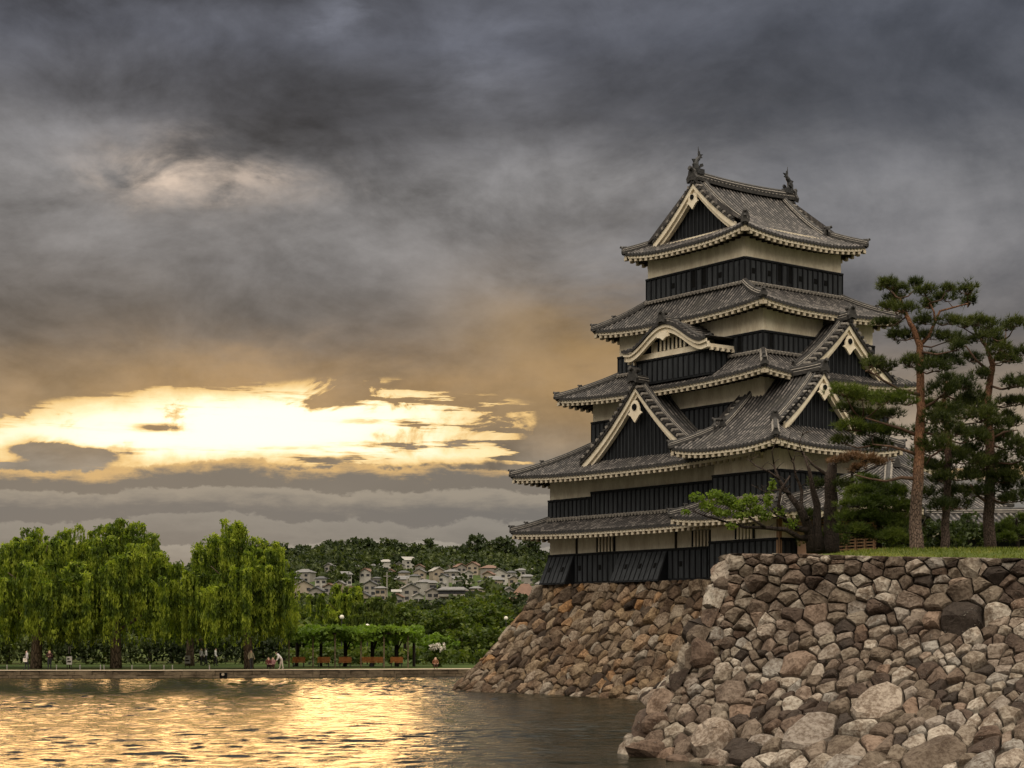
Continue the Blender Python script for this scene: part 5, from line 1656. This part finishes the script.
def person(lab, loc, rz, top, bot, pose='stand', hair=None):
    """one continuous skinned body; clothing is told apart on the body's own faces"""
    J = {'pel': (0, 0, .92), 'che': (0, .0, 1.25), 'nec': (0, 0, 1.43), 'hed': (0, -.02, 1.55), 'crn': (0, -.01, 1.64)}
    st = .14
    J.update(lh=(-.09, 0, .88), rh=(.09, 0, .88), lk=(-.10, -st * .6, .48), rk=(.10, st * .3, .48), la=(-.10, -st, .08), ra=(.10, st, .10), lt=(-.10, -st - .15, .03), rt=(.10, st - .14, .03),
             ls=(-.17, 0, 1.38), rs=(.17, 0, 1.38), le=(-.24, .05, 1.12), re=(.24, -.05, 1.12), lw=(-.23, -.10, .90), rw=(.23, -.18, .92), lf=(-.22, -.14, .82), rf=(.22, -.24, .85))
    if pose == 'fold': J.update(le=(-.25, -.03, 1.12), re=(.25, -.03, 1.12), lw=(.02, -.24, 1.16), rw=(-.02, -.22, 1.12), lf=(.12, -.2, 1.18), rf=(-.12, -.2, 1.13))
    if pose in ('sit', 'squat'):
        dz_ = -.44 if pose == 'sit' else -.62
        for k in list(J):
            x, y, z = J[k]
            if k[1:] in ('k', 'a', 't') and k != 'pel' : continue
            J[k] = (x, y, z + dz_)
        if pose == 'sit': J.update(lk=(-.11, -.42, .50), rk=(.11, -.42, .50), la=(-.11, -.45, .08), ra=(.11, -.40, .08), lt=(-.11, -.6, .03), rt=(.11, -.55, .03), lw=(-.14, -.36, .60), rw=(.14, -.36, .60), lf=(-.1, -.42, .56), rf=(.1, -.42, .56))
        else: J.update(lk=(-.14, -.38, .50), rk=(.14, -.38, .50), la=(-.11, -.08, .09), ra=(.11, -.08, .09), lt=(-.11, -.24, .03), rt=(.11, -.24, .03), lw=(-.12, -.45, .45), rw=(.12, -.45, .45), lf=(-.1, -.52, .42), rf=(.1, -.52, .42))
    if pose == 'bend': 
        for k in ('che', 'nec', 'hed', 'crn', 'ls', 'rs'):
            x, y, z = J[k]; a = R(42); J[k] = (x, y - (z - .92) * math.sin(a), .92 + (z - .92) * math.cos(a))
        J.update(le=(-.22, -.30, .98), re=(.22, -.30, .98), lw=(-.18, -.42, .78), rw=(.18, -.42, .78), lf=(-.16, -.46, .70), rf=(.16, -.46, .70))
    names = list(J); E = [('pel', 'che'), ('che', 'nec'), ('nec', 'hed'), ('hed', 'crn'), ('pel', 'lh'), ('lh', 'lk'), ('lk', 'la'), ('la', 'lt'), ('pel', 'rh'), ('rh', 'rk'), ('rk', 'ra'), ('ra', 'rt'),
                          ('nec', 'ls'), ('ls', 'le'), ('le', 'lw'), ('lw', 'lf'), ('nec', 'rs'), ('rs', 're'), ('re', 'rw'), ('rw', 'rf')]
    RAD = dict(pel=.15, che=.15, nec=.06, hed=.10, crn=.08, lh=.095, rh=.095, lk=.065, rk=.065, la=.045, ra=.045, lt=.04, rt=.04, ls=.07, rs=.07, le=.045, re=.045, lw=.034, rw=.034, lf=.03, rf=.03)
    me = bpy.data.meshes.new('person'); me.from_pydata([J[k] for k in names], [(names.index(a), names.index(b)) for a, b in E], [])
    tmp = bpy.data.objects.new('person', me); COL.objects.link(tmp)
    md = tmp.modifiers.new('skin', 'SKIN'); sv = me.skin_vertices[0].data
    for i, k in enumerate(names): sv[i].radius = (RAD[k], RAD[k] * (.78 if k in ('pel', 'che') else 1)); sv[i].use_root = (k == 'pel')
    tmp.modifiers.new('sub', 'SUBSURF').levels = 1
    dg = bpy.context.evaluated_depsgraph_get(); m2 = bpy.data.meshes.new_from_object(tmp.evaluated_get(dg)); bpy.data.objects.remove(tmp)
    m2.materials.clear()
    for m_ in (skin_m, cloth(top), cloth(bot), hair_m): m2.materials.append(m_)
    segs = [(np.array(J[a]), np.array(J[b]), (a, b)) for a, b in E]
    def part(c):
        bd, bs = 9, None
        for a, b, k in segs:
            t = np.clip((c - a).dot(b - a) / ((b - a).dot(b - a) + 1e-9), 0, 1); d = np.linalg.norm(c - a - (b - a) * t)
            if d < bd: bd, bs = d, (k, t)
        (a, b), t = bs
        if b in ('hed', 'crn') or (b == 'hed'): return 3 if (c[1] > J['hed'][1] + .01 or c[2] > J['crn'][2] + .0) else 0
        if b in ('lf', 'rf'): return 0
        if a in ('lh', 'rh', 'lk', 'rk', 'la', 'ra'): return 2
        if a == 'pel' and (b in ('lh', 'rh') or t < .15): return 2
        return 1
    m2.polygons.foreach_set('material_index', [part(np.array(p.center)) for p in m2.polygons]); m2.polygons.foreach_set('use_smooth', [True] * len(m2.polygons))
    o = bpy.data.objects.new('person', m2); COL.objects.link(o); o.location = loc; o.rotation_euler = (0, 0, rz)
    return tag(o, lab, 'person')


gl = lambda px, Y: ((px - 512) / F * Y, Y, .606)
person('person in a grey top and dark trousers walking left of the leaning willow trunk', gl(27, 148.2), R(-60), (.42, .38, .38), (.02, .02, .025))
b = MB(); b.box((-.16, -.07, 0), (.16, .07, .30)); b.tube([(-.12, 0, .3), (-.06, 0, .5), (.06, 0, .5), (.12, 0, .3)], .015, 5)
o = b.build('hand_bag', M['flower']); x, y, z = gl(25.2, 148.0); o.location = (x, y, 1.30); tag(o, 'white bag held by the person walking in grey', 'bag')
person('person in dark clothes with folded arms right of the leaning willow trunk', gl(49.5, 150), R(10), (.06, .025, .022), (.015, .015, .02), 'fold')
person('person in a white shirt standing farthest left of the three under the willows', gl(201, 166), R(70), (.40, .38, .36), (.02, .02, .02))
person('person in a white shirt in the middle of the three walkers in willow shade', gl(206, 165), R(-80), (.62, .60, .57), (.02, .02, .025))
person('person in a bright white top walking right beneath the hanging willow strands', gl(215.3, 164), R(100), (.68, .66, .63), (.03, .03, .035))
person('person in a pale olive top standing in front of the willow beside the pergola', gl(251, 152), R(30), (.34, .31, .2), (.03, .03, .03))
person('person in dark red sitting low left of the pergola', gl(268.5, 151.5), R(15), (.13, .03, .03), (.03, .02, .02), 'squat')
person('person in a pink top sitting low beside the person in dark red', gl(273, 151.5), R(-20), (.35, .18, .18), (.06, .02, .02), 'squat')
person('person in a white top bending forward at the left end of the pergola', gl(281.5, 151), R(-75), (.62, .58, .56), (.45, .38, .34), 'bend')
person('person in brown crouching at the water edge right of the pergola', gl(435.5, 152.5), R(10), (.22, .10, .05), (.08, .05, .03), 'squat')
for px, Y, wv, lab in ((69.3, 151, .46, 'white notice board with a dark picture right of the leaning willow'), (187.5, 156, .50, 'white notice board on the grass between two willows')):
    x, y, z = gl(px, Y); t = thing('notice_board', lab, 'sign', (x, y, .6))
    b = MB(); b.box((-wv / 2, -.03, .42), (wv / 2, .03, 1.12)); b.build('panel', WM['white'], t)
    b = MB(); b.box((-wv * .36, -.045, .60), (wv * .36, -.034, .74)); b.box((-wv * .36, -.045, .84), (wv * .05, -.034, .98)); b.build('printed_picture', M['wood'], t)
    for s_ in (-1, 1): b = MB(); b.box((s_ * wv * .4 - .03, -.025, 0), (s_ * wv * .4 + .03, .025, .42)); b.build('leg', M['wood'], t)
x, y, z = gl(69.5, 154); t = thing('sign_post', 'thin post with a small white pointer behind the left notice board', 'sign', (x, y, .6)); b = MB(); b.tube([(0, 0, 0), (0, 0, 1.9)], .05, 6); b.build('post', M['wood'], t)
b = MB(); b.box((-.11, -.03, 1.35), (.11, .03, 1.95)); b.build('panel', WM['white'], t)
ps = None
for i, px in enumerate((7, 56.5, 80, 100.5, 104, 164, 172.5, 209.5, 132, 150)):
    x, y, z = gl(px, 150.2)
    if ps is None:
        t = thing('low_post', '', 'post'); b = MB(); b.tube([(0, 0, 0), (0, 0, .36), (0, 0, .42)], [.05, .05, .025], 8); b.build('shaft', WM['pale'], t); ps = t
    else: t = copy_tree(ps)
    t.location = (x, y, .6); tag(t, 'short pale post marking the edge of the grass on the far bank', 'post', 'low posts along the grass')
for px, py, Y, lab in ((341.8, 618, 176, 'lamp post with a white globe rising behind the middle of the pergola'), (367.3, 627, 172, 'lower lamp post with a white globe right of the pergola middle'), (506, 619, 200, 'lamp post with a white globe beside the castle base')):
    x = (px - 512) / F * Y; zt = CAMZ + (YH - py) / F * Y; z0 = gz(x, Y); t = thing('street_lamp', lab, 'street lamp', (x, Y, z0))
    b = MB(); b.tube([(0, 0, -.1), (0, 0, zt - z0 - .15)], [.07, .05], 8); b.build('pole', M['bronze'], t)
    b = MB(); b.add(*(lambda P: ([p for r_ in P for p in r_], [(i * 9 + j, (i + 1) * 9 + j, (i + 1) * 9 + j + 1, i * 9 + j + 1) for i in range(5) for j in range(8)]))([[(.24 * math.sin(math.pi * i / 5) * math.cos(math.pi * j / 4), .24 * math.sin(math.pi * i / 5) * math.sin(math.pi * j / 4), zt - z0 - .24 * math.cos(math.pi * i / 5) + .08) for j in range(9)] for i in range(6)])); b.build('globe', M['flower'], t, smooth=True)
# drain outlet in the retaining wall
x = (223 - 512) / F * 145.8; t = thing('drain_outlet', 'dark drain outlet with a pale pipe in the bank wall', 'drain', (x, 145.9, 0))
b = MB(); b.box((-.3, -.06, -.1), (.3, .3, .42)); b.build('frame', M['dark'], t); b = MB(); b.tube([(0, -.2, .3), (0, .1, .3)], .12, 10); b.build('pipe', M['path'], t)
# pale flowering shrub
x = (436 - 512) / F * 160; t = thing('flowering_shrub', 'green shrub with pale plume-like blossoms at the right end of the pergola', 'shrub', (x, 160 + 1, .6)); g_ = np.random.default_rng(4)
mb = MB(); crown(mb, g_, (0, 0, 1.0), (1.0, .8, .8), 30, 24, .14, .35); mb.build('foliage', M['park_leaf'], t)
for px in (430.5, 433.5, 436, 438.6, 441, 444):
    mb = MB(); dx_ = (px - 436) / F * 160; h0 = 1.35 + rnd() * .35; n = 60
    leaf_quads(mb, g_, np.c_[dx_ + g_.normal(0, .07, n), g_.normal(-.2, .08, n), h0 + g_.random(n) * .55], .07); mb.build('blossom', M['flower'], t)

# ------------------------------------------------------------------ the pines on the rampart
def tufts(mb, g, C, up, L=.19, nn=11, w=.011, mi=0):
    n = len(C)
    for _ in range(nn):
        d = up + g.normal(0, .55, (n, 3)); d /= np.linalg.norm(d, axis=1)[:, None]
        b = np.cross(d, rdir(g, n)); b /= np.linalg.norm(b, axis=1)[:, None] + 1e-9
        l = L * g.uniform(.7, 1.15, (n, 1))
        mb.tris(C - b * w, C + b * w, C + d * l, mi)


def pine(name, label, base, Y, trunk, pads, limbs=(), seed=0, mats=('pine_bark', 'needle'), dens=1.0, cat='pine tree', group=None, depth=1.0):
    """trunk: (px, py, radius m); pads: (px, py, half width px, half height px[, depth offset m[, foliage slot]])"""
    g = np.random.default_rng(seed); b0 = wp(base[0], base[1], Y)
    t = thing(name, label, cat, tuple(b0), 0, group)
    mb = MB(); T = [wp(p[0], p[1], Y) - b0 for p in trunk]
    T = [q + np.array([0, .12 * math.sin(i * 1.7), 0]) for i, q in enumerate(T)]
    T[0] = T[0] + np.array([0, 0, -.25])
    # smooth the trunk
    ts = np.linspace(0, len(T) - 1, (len(T) - 1) * 4 + 1); A = np.array(T); rr = [p[2] for p in trunk]
    P = [np.array([np.interp(u, range(len(T)), A[:, k]) for k in range(3)]) + np.array([g.normal(0, .015), g.normal(0, .015), 0]) for u in ts]
    mb.tube(P, [np.interp(u, range(len(T)), rr) for u in ts], 12)
    for l in limbs: mb.tube([wp(p[0], p[1], Y) - b0 + np.array([0, p[3] if len(p) > 3 else 0, 0]) for p in l], [p[2] * .85 for p in l], 8, 0 if l[0][1] < 350 else 1)
    nb = MB()
    allp = [np.array(q) for q in P] + [wp(p[0], p[1], Y) - b0 for l in limbs for p in l]
    for i, pd in enumerate(pads):
        px, py, hw, hh = pd[:4]; off = (pd[4] if len(pd) > 4 else g.uniform(-1.1, 1.1)) * depth; slot = pd[5] if len(pd) > 5 else 0
        c = wp(px, py, Y) - b0 + np.array([0, off, 0]); rx, rz = hw * 1.22 / F * Y, hh * 1.15 / F * Y; ry = rx * .9
        # branch from the nearest lower point of the trunk or a limb
        cand = [q for q in allp if q[2] < c[2] + .15] or allp
        q = min(cand, key=lambda q: np.linalg.norm((q - c) * np.array([1, .6, 1.6])))
        mid = (q + c) / 2 + np.array([g.normal(0, .06), g.normal(0, .06), -.10 - .06 * np.linalg.norm(c - q)])
        L_ = np.linalg.norm(c - q); r0 = min(.085, .022 + .022 * L_)
        e = c + np.array([0, 0, -rz * .5])
        mb.tube([q, mid, e], [r0 * .8, r0 * .6, r0 * .3], 6, 1)
        nt = int(7 + rx * 9)
        sub = []
        for k in range(nt):
            a = g.uniform(0, 6.28); ro = g.uniform(.35, .95)
            s_ = c + np.array([math.cos(a) * rx * ro, math.sin(a) * ry * ro, g.uniform(-.3, .35) * rz]); sub.append(s_)
            mb.tube([e + (mid - e) * .12 * g.random(), (e + s_) / 2 + np.array([0, 0, -.05]), s_], [r0 * .3, r0 * .2, .005], 5, 1)
        n = int(dens * (105 * rx * ry / .35 * max(.8, rz / .2) + 40))
        # needle tufts cluster round the twig ends, on an upward-domed pad
        S = np.array(sub); pick = g.integers(0, len(S), n)
        loc = S[pick] + g.normal(0, 1, (n, 3)) * np.array([rx * .24, ry * .24, rz * .36])
        o = (loc - c) / np.array([rx, ry, rz]); rad = np.linalg.norm(o[:, :2], axis=1)
        loc[:, 2] += rz * .35 * (1 - np.clip(rad, 0, 1.2) ** 2)
        up = np.c_[o[:, 0] * .5, o[:, 1] * .5, np.full(n, .8)]
        tufts(nb, g, loc, up, .22, 12, .0115, slot)
    mb.build('trunk', [M[mats[0]], M['branch_bark'] if mats[0] != 'dark_bark' else M['dark_bark']], t, smooth=True)
    nb.build('needles', [M[m_] for m_ in mats[1:]], t)
    return t


pine('pine_tree', 'tallest red pine with a bare straight orange trunk on the rampart lawn', (917, 549), 60.0,
     [(917, 549, .27), (916, 520, .215), (918, 480, .19), (919, 440, .17), (921, 400, .15), (921, 370, .13), (919, 346, .115), (912, 328, .09), (906, 312, .07), (900, 298, .04)],
     [(881, 291, 8, 4.5), (893, 284, 8, 5), (906, 286, 8, 5), (917, 285, 6, 4), (900, 296, 9, 4), (921, 296, 9, 5), (932, 299, 7, 5), (950, 297, 8, 5), (963, 294, 8, 6), (974, 297, 6, 4), (945, 290, 5, 3),
      (884, 309, 9, 4), (897, 314, 10, 5), (887, 320, 11, 4), (928, 321, 9, 5), (946, 323, 10, 5), (897, 337, 10, 5), (916, 334, 9, 5), (932, 337, 10, 5), (945, 341, 6, 4),
      (877, 361, 8, 5), (890, 364, 9, 6), (905, 366, 9, 6), (931, 358, 10, 6), (945, 364, 10, 6), (928, 372, 12, 6), (951, 352, 7, 4), (868, 366, 6, 3),
      (842, 394, 12, 6, -.6, 1), (860, 397, 13, 7, -.4, 1), (878, 403, 12, 7, -.8, 1), (897, 402, 12, 7, -.5, 1), (846, 407, 9, 5, .3), (893, 413, 10, 5, .5), (868, 413, 12, 5, .8),
      (938, 393, 13, 8), (950, 410, 14, 8), (935, 420, 12, 7), (958, 430, 12, 8), (850, 428, 12, 5, -.2, 1), (872, 432, 13, 6, .1, 1), (893, 430, 12, 6, .3, 1), (842, 440, 9, 4, .2), (884, 444, 13, 5, .4), (936, 447, 13, 8)],
     [[(919, 346, .10), (929, 336, .075), (935, 322, .06), (940, 311, .045), (955, 307, .035), (970, 303, .02)], [(935, 324, .05), (934, 312, .04), (930, 303, .025)], [(906, 314, .05), (895, 310, .035), (885, 306, .02)],
      [(920, 395, .08), (900, 390, .055), (880, 380, .04, -.2), (866, 371, .02, -.3)], [(918, 436, .085), (900, 430, .06, -.3), (880, 425, .045, -.5), (862, 420, .03, -.6)],
      [(917, 479, .085), (900, 478, .07, -.2), (884, 482, .05, -.3), (868, 480, .04, -.4), (852, 476, .02, -.5)], [(918, 455, .08), (905, 452, .06, -.3), (888, 448, .05, -.5), (870, 446, .03, -.5)], [(920, 410, .07), (934, 402, .05), (946, 392, .03)]],
     seed=1, mats=('pine_bark', 'needle', 'needle_bright'))
pine('pine_tree', 'slender dark-trunked pine between the two larger red pines', (946, 546), 62.5,
     [(945, 547, .18), (946, 520, .145), (947, 490, .135), (947, 465, .13), (949, 440, .115), (947, 420, .10), (944, 400, .08), (946, 382, .05)],
     [(962, 386, 11, 7), (975, 398, 12, 8), (960, 405, 12, 7), (972, 421, 12, 8), (984, 412, 9, 7), (964, 440, 12, 7), (930, 432, 11, 7), (928, 462, 11, 6), (968, 462, 12, 6), (935, 480, 9, 5), (942, 466, 11, 6), (956, 452, 12, 7), (925, 494, 10, 6), (958, 492, 11, 6), (930, 448, 10, 6), (950, 476, 10, 6), (935, 508, 10, 6), (966, 505, 10, 6), (955, 376, 8, 5), (925, 410, 10, 6), (962, 478, 10, 5)],
     [[(948, 445, .06), (938, 452, .045), (930, 458, .02)]], seed=2, mats=('pine_bark_dark', 'needle'))
pine('pine_tree', 'red pine farthest right with flat layered branches', (990, 545), 64.0,
     [(990, 545, .24), (990, 515, .205), (990, 480, .19), (989, 445, .165), (988, 410, .15), (990, 385, .13), (992, 365, .10), (986, 348, .07), (980, 335, .045)],
     [(957, 328, 9, 5), (970, 326, 9, 5), (983, 328, 9, 5), (996, 331, 9, 5), (1008, 328, 9, 5), (1014, 323, 6, 4), (964, 338, 9, 5), (978, 341, 9, 5), (1003, 339, 9, 5), (994, 353, 9, 5), (1008, 357, 10, 5), (1020, 353, 7, 5), (1000, 362, 9, 4), (975, 356, 8, 5),
      (980, 376, 9, 5), (1003, 388, 10, 5), (1018, 386, 9, 5), (1014, 404, 10, 5), (1004, 416, 9, 4), (1022, 420, 8, 5), (977, 434, 12, 6), (1000, 440, 12, 6), (1015, 447, 12, 7), (972, 450, 12, 6), (996, 458, 14, 7), (1014, 468, 13, 7), (975, 474, 12, 6), (998, 480, 13, 6), (1018, 486, 11, 6), (1006, 500, 9, 5, .3), (972, 490, 9, 5, .5), (985, 466, 11, 6), (1008, 478, 11, 6), (984, 492, 10, 6), (1012, 500, 11, 6), (1004, 432, 10, 5), (990, 428, 10, 5), (1019, 458, 9, 6), (1016, 436, 9, 5), (1003, 404, 8, 4), (985, 398, 8, 4)],
     [[(990, 372, .08), (976, 360, .05), (966, 346, .03)], [(990, 368, .07), (1000, 350, .05), (1004, 340, .03)], [(989, 420, .06), (1000, 424, .045), (1012, 422, .03)], [(990, 440, .06), (1004, 432, .045), (1018, 430, .02)], [(990, 505, .07), (978, 496, .05), (970, 484, .03)]],
     seed=3, mats=('pine_bark_dark', 'needle'))
pine('pine_tree', 'low dense bright green pine in front of the pavilion left of the tallest pine', (879, 550), 63.0,
     [(879, 550, .12), (881, 532, .10), (877, 515, .07), (880, 498, .04)],
     [(862, 492, 12, 5), (880, 487, 14, 6), (898, 492, 13, 6), (852, 505, 12, 5), (870, 503, 14, 6), (890, 506, 14, 6), (905, 508, 10, 6), (848, 518, 13, 5), (866, 518, 14, 6), (884, 521, 15, 7), (902, 524, 11, 6), (846, 531, 12, 5), (862, 534, 14, 6), (880, 538, 15, 6), (900, 540, 12, 6), (872, 478, 10, 4)],
     seed=4, mats=('dark_bark', 'needle_bright'), dens=1.25, depth=.8)
pine('pine_tree', 'small bright green pine cut off by the right edge of the picture', (1018, 546), 66.0, [(1018, 546, .09), (1018, 530, .06), (1016, 518, .03)],
     [(1004, 530, 9, 5), (1018, 526, 10, 5), (1012, 536, 12, 5), (1026, 534, 10, 6), (1000, 539, 8, 4), (1020, 520, 8, 4)], seed=5, mats=('dark_bark', 'needle_bright'), dens=1.2, depth=.6)
pine('pine_tree', 'old dark pine with dry reddish brown needles left of the tallest pine', (831, 549), 66.0,
     [(832, 550, .34), (831, 525, .27), (831, 500, .25), (830, 478, .22), (833, 462, .16), (842, 456, .08)],
     [(834, 463, 7, 2.5, -.6), (848, 459, 8, 3, -.7), (862, 461, 8, 3, -.8), (877, 465, 8, 3, -.8), (855, 470, 6, 2.5, -.9), (818, 484, 8, 5, .4, 1), (841, 487, 9, 5, -.3, 1), (808, 515, 9, 5, .5, 1), (822, 538, 12, 7, .8, 1), (838, 541, 10, 6, .6, 1)],
     [[(832, 530, .14), (842, 512, .11), (848, 495, .08, -.2), (851, 482, .06, -.4), (848, 472, .04, -.6)], [(831, 478, .10), (820, 470, .07), (812, 464, .05), (806, 456, .025)]], seed=6, mats=('dark_bark', 'needle_brown', 'needle'))

for px, Y_, h_, lab in ((938, 70, 1.7, 'dark rounded shrub behind the trunk of the slender pine'), (968, 72, 1.9, 'larger dark shrub between the two right hand pine trunks'), (905, 69, 1.5, 'low dark shrub between the dense pine and the tallest pine')):
    gs = np.random.default_rng(int(px)); p_ = wp(px, 548, Y_); p_[2] = 6.85
    t = thing('garden_shrub', lab, 'shrub', tuple(p_)); mb = MB(); crown(mb, gs, (0, 0, h_ * .5), (.95, .8, h_ * .5), 60, 34, .075, .3, 0, .5); mb.build('foliage', M['dark_leaf'], t)
    mb = MB(); mb.tube([(0, 0, -.2), (.05, 0, h_ * .6)], [.06, .03], 6); mb.build('stem', M['dark_bark'], t)

# bare-branched old tree with one fresh leafy bough
g = np.random.default_rng(12); Y = 65.0; b0 = wp(812, 549, Y)
t = thing('gnarled_tree', 'gnarled dark tree with mostly bare branches and one bough of fresh green leaves', 'tree', tuple(b0))
mb = MB(); q = lambda px, py, dy_=0: wp(px, py, Y) - b0 + np.array([0, dy_, 0])
for pts, rad in (([(814, 552), (812, 538), (806, 522), (798, 508), (788, 494), (779, 478), (774, 462)], (.26, .21, .17, .13, .09, .06, .03)),
                 ([(820, 552), (818, 530), (818, 505), (812, 488), (808, 470), (803, 452)], (.22, .17, .14, .10, .06, .03)),
                 ([(808, 530), (797, 528), (786, 520), (778, 505), (780, 490), (790, 476)], (.13, .11, .09, .07, .05, .03)),
                 ([(812, 538), (800, 538), (785, 530), (765, 528), (745, 527), (725, 521), (705, 516), (690, 511)], (.13, .11, .09, .07, .055, .04, .03, .015)),
                 ([(765, 528), (752, 520), (738, 508), (726, 498)], (.05, .04, .03, .012)), ([(806, 520), (801, 505), (803, 490), (796, 474), (792, 458)], (.1, .08, .06, .04, .02)),
                 ([(779, 480), (768, 472), (757, 466), (748, 458)], (.05, .035, .025, .012)), ([(774, 464), (771, 452), (776, 440)], (.03, .02, .01)), ([(790, 494), (778, 490), (766, 492), (752, 484)], (.05, .035, .025, .01)),
                 ([(803, 455), (798, 444), (802, 434)], (.03, .02, .01)), ([(792, 460), (786, 448), (788, 440)], (.025, .015, .008)), ([(786, 520), (776, 516), (768, 508), (766, 496)], (.05, .035, .025, .01))):
    P = [q(a, b_, .25 * math.sin(i * 1.3 + len(pts))) for i, (a, b_) in enumerate(pts)]
    mb.tube(P, rad, 8)
    for i in range(2, len(P)):
        for k in range(3):
            d = g.normal(0, 1, 3); d[2] = abs(d[2]) * .8; d *= .45 / np.linalg.norm(d); p = P[i] + (P[i - 1] - P[i]) * g.random()
            mb.tube([p, p + d * .5 + np.array([0, 0, .03]), p + d], [.018, .012, .005], 5)
mb.build('trunk', M['dark_bark'], t, smooth=True)
mb = MB()
for px, py, hw, hh, n in ((697, 497, 9, 5, 150), (708, 506, 10, 6, 190), (715, 495, 9, 6, 170), (726, 500, 10, 7, 230), (738, 505, 11, 7, 260), (750, 500, 9, 7, 190), (757, 510, 10, 6, 190), (744, 515, 12, 5, 180), (722, 513, 12, 4, 160), (768, 500, 5, 10, 120), (772, 486, 4, 8, 70), (765, 516, 8, 5, 110), (686, 512, 6, 3, 50), (730, 526, 8, 4, 60), (792, 524, 8, 6, 70), (780, 512, 7, 6, 70)):
    c = q(px, py); r_ = np.array([hw / F * Y, hw / F * Y * .8, hh / F * Y])
    leaf_quads(mb, g, c + rdir(g, n) * g.random((n, 1)) ** .5 * r_, .052, 0, .6)
mb.build('leafy_bough', M['fresh_leaf'], t)
